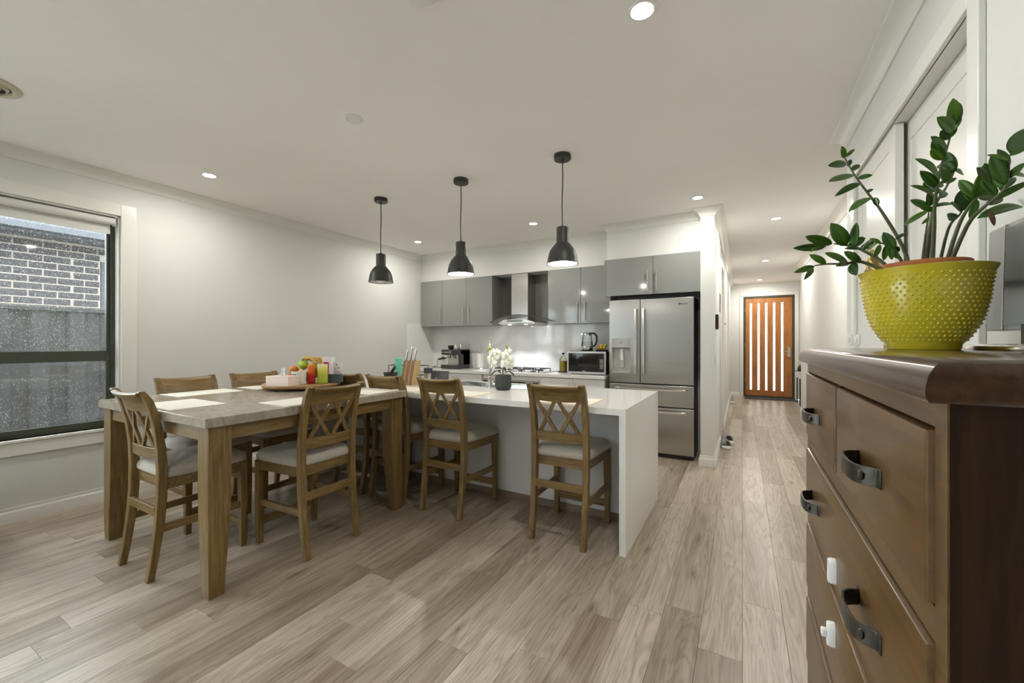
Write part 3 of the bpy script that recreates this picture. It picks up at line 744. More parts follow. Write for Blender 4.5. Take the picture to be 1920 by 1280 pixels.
def strap_pull(parent, yc, zc):
    hw, hh = 0.060, 0.0145
    xf = 0.185
    pts = [(xf - 0.0, yc - hw - 0.016), (xf - 0.003, yc - hw - 0.004), (xf - 0.018, yc - hw + 0.003), (xf - 0.027, yc - hw + 0.016), (xf - 0.031, yc - 0.02), (xf - 0.031, yc + 0.02), (xf - 0.027, yc + hw - 0.016), (xf - 0.018, yc + hw - 0.003), (xf - 0.003, yc + hw + 0.004), (xf, yc + hw + 0.016)]
    mb = MB(); ra = []
    t = 0.0022
    for i, (x, y) in enumerate(pts):
        a = pts[max(i - 1, 0)]; b = pts[min(i + 1, len(pts) - 1)]
        dx, dy = b[0] - a[0], b[1] - a[1]; l = sqrt(dx * dx + dy * dy); nx, ny = dy / l * t, -dx / l * t
        ra.append([(x + nx, y + ny, zc - hh), (x - nx, y - ny, zc - hh), (x - nx, y - ny, zc + hh), (x + nx, y + ny, zc + hh)])
    mb.loft(ra)
    for s in (-1, 1):
        mb.add([], [])
        r = [(0.0001, -0.006), (0.007, -0.005), (0.0085, -0.001), (0.0085, 0.0)]
        vs = []
        for rad, h in r:
            for j in range(10):
                a = 2 * pi * j / 10
                vs.append((xf - 0.018 + h + 0.008 * 0 - 0.002, yc + s * (hw - 0.006) + rad * cos(a), zc + rad * sin(a)))
        fs = [(i * 10 + j, i * 10 + (j + 1) % 10, (i + 1) * 10 + (j + 1) % 10, (i + 1) * 10 + j) for i in range(3) for j in range(10)]
        mb.add(vs, fs)
    return obj('pull', mb, M['strap'], parent, bevel=0.0008, label='black strap-shaped metal pull')
def drawer_front(ya, yb, za, zb):
    def ring(i, x): return [(x, ya + i, za + i), (x, yb - i, za + i), (x, yb - i, zb - i), (x, ya + i, zb - i)]
    return obj('drawer', MB().loft([ring(0, 0.212), ring(0, 0.1885), ring(0.0012, 0.1862), ring(0.0035, 0.185)]), M['cy'], ch, angle=30)
dA = drawer_front(0.650, 1.166, *rows[0]); dB = drawer_front(1.194, 1.670, *rows[0])
strap_pull(dA, 0.895, 1.100); strap_pull(dB, 1.445, 1.100)
dC = drawer_front(0.650, 1.670, *rows[1]); strap_pull(dC, 0.895, 0.848); strap_pull(dC, 1.475, 0.845)
dD = drawer_front(0.650, 1.670, *rows[2]); dE = drawer_front(0.650, 1.670, *rows[3])
for dd, zc in ((dD, 0.61), (dE, 0.37)):
    hm = MB()
    for yc in (0.895, 1.475):
        for s in (-0.05, 0.05):
            hm.lathe([(0.0001, 0.001), (0.0035, 0.001)], (0, 0, 0), 8)
            n = 16
            for q in range(len(hm.v) - n, len(hm.v)):
                x, y, z = hm.v[q]; hm.v[q] = (0.1848, yc + s + x, zc + y)
    obj('screw_hole', hm, M['black'], dd, smooth=False)
def pill(name, yc, zc, label, arm):
    mb = MB(); rings = []
    for x, s in ((0.185, 1.0), (0.176, 1.0), (0.171, 0.8)):
        ring = []
        for j in range(20):
            a = 2 * pi * j / 20
            ring.append((x, yc + 0.013 * s * cos(a), zc + 0.013 * s * sin(a) + (0.016 if sin(a) > 0 else -0.016)))
        rings.append(ring)
    mb.loft(rings)
    t = thing(name, label, 'latch', (0.185, yc, zc - 0.03), 'child latches on the chest of drawers')
    obj('latch_base', mb, M['white'], t)
    if arm: obj('latch_arm', MB().box(0.160, 0.171, yc - 0.008, yc + 0.008, zc - 0.008, zc + 0.010), M['white'], t, bevel=0.003)
    else: obj('latch_slot', MB().box(0.1702, 0.1712, yc - 0.003, yc + 0.003, zc + 0.012, zc + 0.020), M['lgrey'], t)
pill('child_latch', 1.178, 0.788, 'smooth white oval child latch stuck on the second drawer row', False)
pill('child_latch', 1.190, 0.636, 'white child latch with a raised catch arm, on the third drawer row', True)

# planter bowl on the chest
bc = (0.4045, 1.440, CT)
bw = thing('planter_bowl', 'mustard yellow hobnail bowl used as a planter on the chest', 'bowl', bc)
prof = [(0.001, 0.0), (0.067, 0.0), (0.0695, 0.003), (0.071, 0.014), (0.084, 0.030), (0.099, 0.058), (0.109, 0.090), (0.1155, 0.125), (0.119, 0.160), (0.1225, 0.185), (0.129, 0.199), (0.130, 0.203), (0.127, 0.204), (0.1185, 0.186), (0.114, 0.160), (0.110, 0.125), (0.100, 0.085), (0.080, 0.040), (0.001, 0.020)]
obj('bowl_body', MB().lathe(prof, bc, 72), M['bowl'], bw, angle=60)
sp = [(0.071, 0.014), (0.084, 0.030), (0.099, 0.058), (0.109, 0.090), (0.1155, 0.125), (0.119, 0.160), (0.1225, 0.185)]
def bowl_r(z):
    for (r0, z0), (r1, z1) in zip(sp[:-1], sp[1:]):
        if z0 <= z <= z1:
            t = (z - z0) / (z1 - z0); return r0 + (r1 - r0) * t, (r1 - r0) / (z1 - z0)
    return sp[-1][0], 0.2
hob = MB()
ico = [(0, 0, 1)] + [(cos(a) * 0.8, sin(a) * 0.8, 0.5) for a in [2 * pi * k / 6 for k in range(6)]] + [(cos(a) * 1.12, sin(a) * 1.12, -0.15) for a in [2 * pi * k / 6 for k in range(6)]]
icf = [(0, 1 + k, 1 + (k + 1) % 6) for k in range(6)] + [(1 + k, 7 + k, 7 + (k + 1) % 6, 1 + (k + 1) % 6) for k in range(6)]
for i in range(17):
    z = 0.024 + i * 0.0099
    r, sl = bowl_r(z)
    for j in range(52):
        a = 2 * pi * (j + (0.5 if i % 2 else 0)) / 52
        sc = 0.0032 if z > 0.06 else 0.0027
        nv = Vector((cos(a), sin(a), -sl)).normalized(); tv = Vector((-sin(a), cos(a), 0)); uv = nv.cross(tv)
        p = Vector((bc[0] + r * cos(a), bc[1] + r * sin(a), bc[2] + z))
        hob.add([p + (tv * q[0] + uv * q[1] + nv * q[2] * 0.9) * sc for q in ico], icf)
obj('hobnail', hob, M['bowl'], bw, kind='stuff', angle=80)

# zamioculcas in a terracotta pot inside the bowl
pp = thing('potted_plant', 'leafy green plant with glossy leaflets in a terracotta pot inside the yellow bowl', 'plant', (bc[0], bc[1], CT + 0.022))
pz = [(0.001, 0.022), (0.058, 0.022), (0.078, 0.195), (0.088, 0.200), (0.089, 0.219), (0.087, 0.221), (0.080, 0.219), (0.078, 0.200), (0.070, 0.185)]
obj('pot', MB().lathe(pz, (bc[0], bc[1], CT), 44), M['terra'], pp, angle=50)
obj('soil', MB().lathe([(0.078, 0.196), (0.05, 0.201), (0.02, 0.204), (0.001, 0.204)], (bc[0], bc[1], CT), 24), M['soil'], pp)
STEMS=[
 [(0.376, 1.415, 1.504), (0.368, 1.445, 1.561), (0.332, 1.471, 1.666), (0.311, 1.493, 1.721), (0.283, 1.512, 1.788), (0.26, 1.522, 1.851)],
 [(0.349, 1.423, 1.5), (0.319, 1.429, 1.528), (0.279, 1.441, 1.565), (0.253, 1.449, 1.579), (0.225, 1.456, 1.589)],
 [(0.329, 1.4, 1.496), (0.28, 1.419, 1.526), (0.245, 1.422, 1.525), (0.207, 1.435, 1.53), (0.179, 1.442, 1.529)],
 [(0.36, 1.383, 1.501), (0.336, 1.381, 1.545), (0.319, 1.383, 1.561), (0.298, 1.382, 1.569)],
 [(0.422, 1.441, 1.506), (0.427, 1.443, 1.599), (0.428, 1.444, 1.654), (0.43, 1.434, 1.704), (0.435, 1.425, 1.754), (0.446, 1.42, 1.803), (0.447, 1.398, 1.845)],
 [(0.402, 1.441, 1.508), (0.42, 1.474, 1.593), (0.436, 1.506, 1.663)],
 [(0.412, 1.446, 1.508), (0.433, 1.481, 1.635), (0.455, 1.516, 1.689), (0.47, 1.525, 1.714), (0.492, 1.549, 1.754), (0.509, 1.57, 1.79)],
 [(0.438, 1.461, 1.51), (0.463, 1.475, 1.602), (0.483, 1.475, 1.635), (0.492, 1.48, 1.65)],
 [(0.447, 1.455, 1.508), (0.47, 1.445, 1.594), (0.479, 1.415, 1.637), (0.493, 1.412, 1.658), (0.517, 1.414, 1.687)],
 [(0.449, 1.444, 1.506), (0.471, 1.399, 1.589), (0.484, 1.361, 1.62), (0.498, 1.346, 1.636), (0.511, 1.33, 1.662), (0.51, 1.318, 1.721)],
]
LEAVES=[
 (0.258,1.521,1.849,0.249,1.495,1.875,0.55),(0.261,1.522,1.851,0.285,1.533,1.874,0.4),(0.263,1.512,1.828,0.214,1.471,1.817,0.45),
 (0.269,1.527,1.824,0.276,1.531,1.845,0.7),(0.275,1.519,1.809,0.297,1.533,1.825,0.7),(0.278,1.509,1.793,0.212,1.441,1.761,0.4),
 (0.289,1.515,1.782,0.318,1.498,1.779,0.55),(0.29,1.493,1.759,0.23,1.473,1.727,0.38),(0.305,1.501,1.735,0.318,1.489,1.737,0.7),
 (0.314,1.495,1.716,0.256,1.441,1.67,0.38),(0.322,1.465,1.682,0.32,1.487,1.713,0.5),(0.221,1.454,1.589,0.154,1.409,1.608,0.42),
 (0.205,1.445,1.581,0.126,1.414,1.579,0.33),(0.252,1.448,1.578,0.213,1.42,1.64,0.62),(0.266,1.434,1.57,0.272,1.439,1.638,0.45),
 (0.205,1.445,1.581,0.164,1.396,1.561,0.3),(0.253,1.438,1.576,0.295,1.463,1.598,0.6),(0.277,1.439,1.565,0.246,1.438,1.569,0.5),
 (0.282,1.454,1.565,0.316,1.469,1.588,0.5),(0.287,1.445,1.56,0.306,1.464,1.592,0.6),(0.179,1.442,1.527,0.129,1.418,1.51,0.4),
 (0.175,1.44,1.523,0.15,1.395,1.485,0.3),(0.204,1.433,1.531,0.165,1.42,1.558,0.5),(0.251,1.425,1.528,0.195,1.393,1.554,0.48),
 (0.261,1.419,1.526,0.265,1.405,1.489,0.85),(0.249,1.424,1.525,0.216,1.373,1.513,0.35),(0.277,1.416,1.526,0.24,1.411,1.557,0.55),
 (0.272,1.414,1.527,0.258,1.399,1.551,0.6),(0.336,1.381,1.546,0.313,1.375,1.591,0.62),(0.309,1.377,1.562,0.287,1.381,1.579,0.55),
 (0.338,1.382,1.571,0.365,1.404,1.588,0.35),(0.321,1.384,1.56,0.32,1.402,1.523,0.45),(0.335,1.38,1.542,0.341,1.372,1.52,0.7),
 (0.307,1.376,1.561,0.298,1.383,1.53,0.5),(0.325,1.375,1.553,0.327,1.367,1.518,0.6),(0.301,1.373,1.565,0.282,1.381,1.548,0.5),
 (0.329,1.377,1.55,0.351,1.405,1.543,0.6),(0.447,1.398,1.842,0.436,1.363,1.89,0.55),(0.45,1.399,1.837,0.45,1.373,1.881,0.5),
 (0.447,1.398,1.824,0.405,1.352,1.848,0.55),(0.446,1.397,1.822,0.466,1.429,1.868,0.6),(0.445,1.408,1.811,0.422,1.386,1.827,0.8),
 (0.447,1.409,1.814,0.457,1.416,1.845,0.6),(0.442,1.418,1.784,0.402,1.378,1.814,0.5),(0.437,1.415,1.767,0.408,1.393,1.807,0.5),
 (0.434,1.413,1.763,0.405,1.384,1.787,0.6),(0.429,1.422,1.719,0.373,1.376,1.765,0.45),(0.43,1.434,1.704,0.392,1.412,1.745,0.5),
 (0.426,1.432,1.675,0.37,1.399,1.707,0.35),(0.428,1.444,1.695,0.409,1.451,1.725,0.6),(0.432,1.446,1.705,0.449,1.461,1.717,0.7),
 (0.436,1.426,1.747,0.466,1.461,1.775,0.7),(0.435,1.505,1.669,0.396,1.498,1.696,0.6),(0.435,1.505,1.664,0.383,1.499,1.627,0.42),
 (0.436,1.494,1.668,0.493,1.53,1.678,0.28),(0.437,1.507,1.673,0.423,1.473,1.702,0.6),(0.492,1.549,1.755,0.466,1.549,1.742,0.5),
 (0.499,1.553,1.774,0.48,1.563,1.808,0.7),(0.507,1.569,1.777,0.532,1.6,1.776,0.7),(0.501,1.565,1.77,0.484,1.554,1.83,0.6),
 (0.488,1.546,1.75,0.469,1.542,1.779,0.7),(0.471,1.526,1.716,0.453,1.493,1.689,0.6),(0.48,1.53,1.734,0.501,1.556,1.756,0.6),
 (0.488,1.478,1.645,0.488,1.476,1.7,0.8),(0.482,1.474,1.635,0.451,1.439,1.627,0.6),(0.485,1.476,1.645,0.452,1.427,1.658,0.5),
 (0.491,1.48,1.648,0.522,1.512,1.672,0.4),(0.493,1.412,1.66,0.465,1.419,1.71,0.55),(0.494,1.413,1.661,0.485,1.378,1.705,0.6),
 (0.497,1.414,1.657,0.544,1.452,1.68,0.5),(0.493,1.412,1.655,0.475,1.391,1.602,0.36),(0.516,1.413,1.685,0.476,1.365,1.718,0.5),
 (0.515,1.413,1.687,0.496,1.384,1.731,0.6),(0.518,1.415,1.688,0.546,1.44,1.713,0.5),(0.478,1.369,1.6,0.58,1.442,1.632,0.26),
 (0.5,1.359,1.635,0.561,1.361,1.67,0.3),(0.507,1.328,1.66,0.481,1.314,1.725,0.45),(0.511,1.33,1.673,0.529,1.308,1.696,0.55),
 (0.508,1.317,1.71,0.471,1.303,1.724,0.3),(0.509,1.317,1.719,0.538,1.319,1.731,0.4),(0.513,1.331,1.685,0.558,1.373,1.684,0.4),
 (0.511,1.318,1.724,0.56,1.368,1.79,0.5),(0.511,1.33,1.693,0.49,1.313,1.736,0.5),
 (0.514,1.378,1.651,0.489,1.375,1.689,0.5),
 (0.51,1.352,1.653,0.543,1.382,1.688,0.5),
 (0.514,1.355,1.66,0.507,1.362,1.706,0.6),
 (0.511,1.33,1.679,0.542,1.359,1.692,0.5),
 (0.515,1.344,1.673,0.495,1.344,1.696,0.6),
 (0.503,1.395,1.635,0.542,1.428,1.654,0.45),
 (0.505,1.418,1.665,0.53,1.444,1.702,0.6),
 (0.494,1.424,1.653,0.476,1.425,1.677,0.6),
 (0.432,1.458,1.65,0.4,1.451,1.667,0.5),
 (0.435,1.483,1.642,0.415,1.483,1.624,0.45),
 (0.49,1.559,1.742,0.471,1.56,1.775,0.75),
 (0.499,1.564,1.764,0.481,1.566,1.812,0.75),
 (0.466,1.523,1.71,0.448,1.524,1.728,0.6),
 (0.512,1.331,1.7,0.496,1.333,1.719,0.6),
 (0.504,1.406,1.671,0.487,1.408,1.685,0.5),
]
DRY= [0.498, 1.369, 1.614, 0.508, 1.374, 1.58]
CAMW = Vector((0.0, 0.0, 1.35))
for st in STEMS:
    pts = [Vector(p) for p in st]
    base = pts[0].copy(); base.z = CT + 0.190
    v = Vector((base.x - bc[0], base.y - bc[1], 0))
    if v.length > 0.066: v = v.normalized() * 0.066
    base.x = bc[0] + v.x; base.y = bc[1] + v.y
    pts = [base] + pts[1:]
    # smooth the polyline
    fine = []
    for i in range(len(pts) - 1):
        p0 = pts[max(i - 1, 0)]; p1 = pts[i]; p2 = pts[i + 1]; p3 = pts[min(i + 2, len(pts) - 1)]
        for k in range(4):
            t = k / 4
            fine.append(0.5 * ((2 * p1) + (p2 - p0) * t + (2 * p0 - 5 * p1 + 4 * p2 - p3) * t * t + (3 * p1 - p0 - 3 * p2 + p3) * t ** 3))
    fine.append(pts[-1]); n = len(fine)
    thick = 0.0050 if len(st) > 4 else 0.0040
    obj('stem', MB().tube(fine, [thick * (1 - 0.68 * i / (n - 1)) for i in range(n)], 8), M['stem'], pp)
def leaf_mesh(b, t, wr, rnd):
    b = Vector(b); t = Vector(t); d = t - b; Ln = d.length; d.normalize()
    view = (CAMW - (b + t) / 2).normalized()
    nrm = (view + Vector((rnd.uniform(-.55, .55), rnd.uniform(-.55, .55), rnd.uniform(0.0, 0.7)))).normalized()
    nrm = (nrm - d * nrm.dot(d)).normalized(); sd = d.cross(nrm)
    hw = Ln * wr * 0.60
    K = 9; cup = rnd.uniform(0.12, 0.3); arch = rnd.uniform(-0.03, 0.10) * Ln
    rings = []
    for i in range(K + 1):
        u = i / K
        wv = hw * 1.97 * (u ** 0.62) * ((1 - u) ** 0.72) * 0.80 if 0 < u < 1 else 0.0006
        c = b + d * (Ln * u) + nrm * (arch * sin(pi * u))
        rings.append([c - sd * wv + nrm * (wv * cup * 1.1), c - sd * wv * 0.5 + nrm * (wv * cup * 0.85), c, c + sd * wv * 0.5 + nrm * (wv * cup * 0.85), c + sd * wv + nrm * (wv * cup * 1.1)])
    return MB().loft(rings, closed=False, caps=False)
rl = random.Random(5)
for L_ in LEAVES:
    obj('leaf', leaf_mesh(L_[0:3], L_[3:6], L_[6], rl), M['leaf'], pp, solid=0.0006, angle=25)
obj('leaf', leaf_mesh(DRY[0:3], DRY[3:6], 0.35, rl), M['dry'], pp, solid=0.0008, label='withered brown leaf')
g = thing('gold_ornament', 'spray of gold foil leaves on wire behind the yellow bowl', 'ornament', (0.400, 1.66, CT))
gb = (0.400, 1.66, CT)
obj('base', MB().cyl(gb, 0.022, 0.012, 20), M['gold'], g)
for q, (tx_, ty_, tz_) in enumerate(((0.326, 1.585, 1.560), (0.318, 1.575, 1.528), (0.350, 1.60, 1.555), (0.333, 1.590, 1.590))):
    obj('wire', MB().tube([(gb[0], gb[1], gb[2] + 0.01), (gb[0] - 0.004, gb[1], 1.42), (tx_ + 0.014, ty_ + 0.006, tz_ - 0.05)], 0.0011, 6), M['gold'], g)
    obj('foil_leaf', leaf_mesh((tx_ + 0.014, ty_ + 0.006, tz_ - 0.05), (tx_, ty_, tz_), 0.55, rl), M['gold'], g, solid=0.0008)

# small silver screen on the chest
tv = thing('television', 'small flat television with a silver bezel and oval silver foot on the chest', 'television', (0.545, 1.385, CT))
M['bezel'] = P('silver_bezel', (0.36, 0.36, 0.355), 0.28, 0.6, var=0.03)
M['screen'] = P('dark_glossy_screen', (0.085, 0.088, 0.085), 0.10, var=0.02, coat=0.6)
rot = Matrix.Rotation(radians(1.2), 3, 'Y')
def tl(mb):
    piv = Vector((0.575, 0, 1.34))
    mb.v = [tuple(rot @ (Vector(v) - piv) + piv) for v in mb.v]; return mb
obj('bezel', tl(MB().box(0.560, 0.596, 1.106, 1.556, 1.340, 1.600)), M['bezel'], tv, bevel=0.003)
obj('screen', tl(MB().box(0.5575, 0.562, 1.150, 1.470, 1.352, 1.588)), M['screen'], tv)
obj('edge_trim', tl(MB().box(0.5565, 0.561, 1.470, 1.4735, 1.341, 1.599)), M['chrome'], tv)
obj('stand_neck', MB().box(0.560, 0.585, 1.27, 1.40, CT + 0.010, 1.36), M['black'], tv)
obj('foot', MB().lathe([(0.001, 0.0), (0.98, 0.0), (1.0, 0.004), (0.97, 0.010), (0.80, 0.014), (0.001, 0.016)], (0.545, 1.385, CT), 48, sx=0.062, sy=0.172), M['chrome'], tv, angle=50)

# ------------------------------------------------------------------ dining table
TX0, TX1, TY0, TY1, TZ = -3.745, -2.332, 1.037, 2.440, 0.929
dt = thing('dining_table', 'square counter-height dining table with grey-brown marble top', 'table', ((TX0 + TX1) / 2, (TY0 + TY1) / 2, 0))
obj('tabletop', MB().box(TX0, TX1, TY0, TY1, TZ - 0.051, TZ), M['marble'], dt, bevel=0.004)
i0 = 0.022
for (xa, xb, ya, yb, mm) in ((TX0 + 0.10, TX1 - 0.10, TY0 + i0 + 0.012, TY0 + i0 + 0.034, 'wx'), (TX0 + 0.10, TX1 - 0.10, TY1 - i0 - 0.034, TY1 - i0 - 0.012, 'wx'),
                             (TX0 + i0 + 0.012, TX0 + i0 + 0.034, TY0 + 0.10, TY1 - 0.10, 'wy'), (TX1 - i0 - 0.034, TX1 - i0 - 0.012, TY0 + 0.10, TY1 - 0.10, 'wy')):
    obj('apron', MB().box(xa, xb, ya, yb, 0.800, TZ - 0.053), M[mm], dt, bevel=0.0015)
for sx in (0, 1):
    for sy in (0, 1):
        px = TX0 + i0 if sx == 0 else TX1 - i0; py = TY0 + i0 if sy == 0 else TY1 - i0
        dx = 1 if sx == 0 else -1; dy = 1 if sy == 0 else -1
        rings = []
        for z, s, o in ((0.0, 0.070, 0.004), (0.006, 0.074, 0.003), (0.12, 0.083, 0.0), (0.28, 0.096, 0.0), (0.42, 0.106, 0.0), (0.55, 0.110, 0.0), (TZ - 0.052, 0.110, 0.0)):
            xs = sorted((px + dx * o, px + dx * (o + s))); ys = sorted((py + dy * o, py + dy * (o + s)))
            rings.append([(xs[0], ys[0], z), (xs[1], ys[0], z), (xs[1], ys[1], z), (xs[0], ys[1], z)])
        obj('leg', MB().loft(rings), M['wz'], dt, bevel=0.003, angle=30)

# ------------------------------------------------------------------ counter-height chairs
def make_chair():
    t = thing('counter_chair', 'x', 'chair', (0, 0, 0), 'cross-back counter chairs')
    pf = [(-0.258, 0.0), (-0.238, 0.12), (-0.214, 0.30), (-0.204, 0.45), (-0.202, 0.60), (-0.208, 0.72), (-0.222, 0.83), (-0.243, 0.93), (-0.262, 0.99), (-0.282, 1.026)]
    th = [0.034, 0.037, 0.041, 0.044, 0.044, 0.041, 0.038, 0.036, 0.036, 0.032]
    def bk(z):
        for (a, za), (b, zb) in zip(pf[:-1], pf[1:]):
            if za <= z <= zb: return a + (b - a) * (z - za) / (zb - za)
        return pf[-1][0]
    for s in (-1, 1):
        rings = []
        xa, xb = sorted((s * 0.163, s * 0.202))
        for (y, z), w in zip(pf, th):
            rings.append([(xa, y - w / 2, z), (xb, y - w / 2, z), (xb, y + w / 2, z), (xa, y + w / 2, z)])
        # rolled scroll at the top
        rings.append([(xa, -0.302, 1.036), (xb, -0.302, 1.036), (xb, -0.283, 1.047), (xa, -0.283, 1.047)])
        rings.append([(xa, -0.312, 1.034), (xb, -0.312, 1.034), (xb, -0.308, 1.046), (xa, -0.308, 1.046)])
        obj('rear_post', MB().loft(rings), M['wz'], t, bevel=0.004, angle=30)
        rings = []
        for z, sz, o in ((0, 0.034, 0.004), (0.25, 0.040, 0), (0.40, 0.044, 0), (0.545, 0.044, 0)):
            xa, xb = sorted((s * (0.218 - o), s * (0.218 - o - sz)))
            y0 = 0.238 - o
            rings.append([(xa, y0 - sz, z), (xb, y0 - sz, z), (xb, y0, z), (xa, y0, z)])
        obj('leg', MB().loft(rings), M['wz'], t, bevel=0.003, angle=30)
    # curved top rail and lower rail
    def rail(name, zs, bow, t0, roll):
        K = 10; rings = []
        for i in range(K + 1):
            u = i / K * 2 - 1; x = u * 0.166
            off = -bow * (1 - u * u)
            front = [(bk(z) + off + t0 / 2, z) for z in zs]
            back = [(bk(z) + off - t0 / 2, z) for z in zs]
            if roll:
                ztop = zs[-1]; yb = bk(ztop) + off
                cap = [(yb - 0.004, ztop + 0.016), (yb - 0.018, ztop + 0.022), (yb - 0.032, ztop + 0.020), (yb - 0.040, ztop + 0.011), (yb - 0.036, ztop + 0.001), (yb - 0.024, ztop - 0.008)]
                poly = front + cap + back[::-1][1:]
            else:
                poly = front + back[::-1]
            rings.append([(x, y, z + 0.006 * (u * u) * (1 if roll else 0)) for y, z in poly])
        return obj(name, MB().loft(rings), M['wx'], t, bevel=0.0 if roll else 0.002, angle=42)
    rail('top_rail', [0.925, 0.955, 0.985, 1.012], 0.020, 0.022, True)
    rail('lower_rail', [0.655, 0.687, 0.718], 0.016, 0.022, False)
    # two crosses side by side
    for (xa, xb) in ((-0.150, -0.010), (-0.012, -0.140), (0.150, 0.010), (0.012, 0.140)):
        za, zb = 0.932, 0.712
        pts = []
        for i in range(6):
            u = i / 5; x = xa + (xb - xa) * u; z = za + (zb - za) * u
            pts.append(Vector((x, bk(z) - 0.017 * (1 - (x / 0.166) ** 2), z)))
        rings = []
        dirv = Vector((xb - xa, 0, zb - za)).normalized(); side = Vector((dirv.z, 0, -dirv.x))
        dep = 0.0075 if abs(xa) > 0.1 else 0.0068
        for p in pts:
            rings.append([p - side * 0.0125 + Vector((0, -dep, 0)), p + side * 0.0125 + Vector((0, -dep, 0)), p + side * 0.0125 + Vector((0, dep, 0)), p - side * 0.0125 + Vector((0, dep, 0))])
        obj('cross_slat', MB().loft(rings), M['wz'], t, bevel=0.0015)
    # seat
    fr = MB()
    def seat_outline(z, i):
        return [(-0.196 + i, -0.200 + i, z), (0.196 - i, -0.200 + i, z), (0.222 - i, 0.242 - i, z), (-0.222 + i, 0.242 - i, z)]
    obj('seat_frame', MB().loft([seat_outline(0.485, 0.010), seat_outline(0.550, 0.010)]), M['wx'], t, bevel=0.003)
    K = 12; rings = []
    def cush(s, z):
        pts = []
        for j in range(28):
            a = 2 * pi * j / 28
            ca, sa = cos(a), sin(a)
            e = 0.22
            ux = math.copysign(abs(ca) ** e, ca); uy = math.copysign(abs(sa) ** e, sa)
            y = 0.024 + uy * 0.224 * s
            half = 0.199 + 0.026 * ((y + 0.2) / 0.45)
            pts.append((ux * half * s, y, z))
        return pts
    rings = [cush(0.975, 0.549), cush(1.0, 0.556), cush(1.012, 0.570), cush(1.0, 0.587), cush(0.955, 0.603), cush(0.86, 0.617), cush(0.66, 0.628), cush(0.36, 0.634), cush(0.05, 0.636)]
    obj('seat', MB().loft(rings), M['seat'], t, angle=60)
    # stretchers
    obj('stretcher', MB().box(-0.170, 0.170, -0.232, -0.212, 0.345, 0.393), M['wx'], t, bevel=0.002)
    obj('stretcher', MB().box(-0.182, 0.182, 0.208, 0.228, 0.120, 0.168), M['wx'], t, bevel=0.002)
    for s in (-1, 1):
        obj('stretcher', MB().bar((s * 0.183, -0.232, 0.272), (s * 0.197, 0.205, 0.272), 0.019, 0.042), M['wy'], t, bevel=0.002)
    return t
CHAIRS = [((-3.015, 1.247), 0.0, 'cross-back counter chair at the near end of the marble table'),
          ((-2.543, 1.735), radians(90), 'cross-back counter chair on the table side facing the left wall'),
          ((-3.535, 1.565), radians(-90), 'counter chair by the left wall, nearer the window'),
          ((-3.535, 2.085), radians(-90), 'counter chair by the left wall, the farther one, left of the wooden fruit tray'),
          ((-2.005, 2.715), 0.0, 'cross-back counter chair at the island in front of the knife block and the sink'),
          ((-1.052, 2.725), 0.0, 'cross-back counter chair alone at the right end of the island'),
          ((-2.582, 2.722), 0.0, 'counter chair at the island behind the right far corner of the marble table'),
          ((-3.055, 2.722), 0.0, 'counter chair at the island half hidden behind the tray with candles')]
c0 = make_chair()
for i, ((x, y), rz, lab) in enumerate(CHAIRS):
    o = c0 if i == 0 else dup(c0, (x, y, 0), rz, lab)
    o.location = (x, y, 0); o.rotation_euler = (0, 0, rz); o['label'] = lab

# placemats
def placemat(x0, x1, y0, y1, z, label, edge):
    t = thing('placemat', label, 'placemat', ((x0 + x1) / 2, (y0 + y1) / 2, z), 'placemats')
    obj('mat_weave', MB().box(x0 + 0.006, x1 - 0.006, y0 + 0.006, y1 - 0.006, z, z + 0.0024), M['mat'], t)
    e = 0.007
    obj('mat_border', MB().box(x0, x1, y0, y0 + e, z, z + 0.003).box(x0, x1, y1 - e, y1, z, z + 0.003).box(x0, x0 + e, y0 + e, y1 - e, z, z + 0.003).box(x1 - e, x1, y0 + e, y1 - e, z, z + 0.003), M['matedge'] if edge else M['mat'], t)
placemat(-3.235, -2.795, 1.065, 1.365, TZ, 'pale placemat at the near end of the marble table', False)
placemat(-3.725, -3.425, 1.36, 1.79, TZ, 'pale placemat on the window side of the marble table', False)
placemat(-3.725, -3.425, 1.89, 2.30, TZ, 'pale placemat at the wall side next to the wooden tray', False)
placemat(-2.66, -2.36, 1.47, 1.91, TZ, 'pale placemat in front of the long-side chair nearest the camera', False)
placemat(-2.78, -2.38, 2.11, 2.41, TZ, 'pale placemat at the right far corner of the marble table', False)
IZ = 0.901
placemat(-2.22, -1.77, 2.548, 2.848, IZ, 'gold-edged placemat on the island left of the orchid', True)
placemat(-1.29, -0.862, 2.557, 2.900, IZ, 'gold-edged placemat at the right end of the island', True)
placemat(-2.80, -2.36, 2.555, 2.850, IZ, 'gold-edged placemat on the island beside the knife block', True)

# ------------------------------------------------------------------ island
iw = thing('island_worktop', 'white quartz island worktop with waterfall ends', 'worktop', (-2.16, 3.06, 0))
IX0, IX1, IY0, IY1 = -3.70, -0.62, 2.52, 3.616
SX0, SX1, SY0, SY1 = -2.50, -1.62, 3.17, 3.53
obj('slab', MB().box(IX0, SX0, IY0, IY1, IZ - 0.04, IZ).box(SX1, IX1, IY0, IY1, IZ - 0.04, IZ).box(SX0, SX1, IY0, SY0, IZ - 0.04, IZ).box(SX0, SX1, SY1, IY1, IZ - 0.04, IZ), M['quartz'], iw, smooth=False)
obj('waterfall_end', MB().box(IX1 - 0.04, IX1, IY0, IY1, 0, IZ - 0.04), M['quartz'], iw, smooth=False)
obj('waterfall_end', MB().box(IX0, IX0 + 0.04, IY0, IY1, 0, IZ - 0.04), M['quartz'], iw, smooth=False)
ic = thing('island_cabinet', 'white panelled cabinet under the island worktop', 'cabinet', (-2.16, 3.3, 0))
obj('back_panel', MB().box(IX0 + 0.042, IX1 - 0.042, 3.000, 3.018, 0.062, IZ - 0.042), M['panel'], ic)
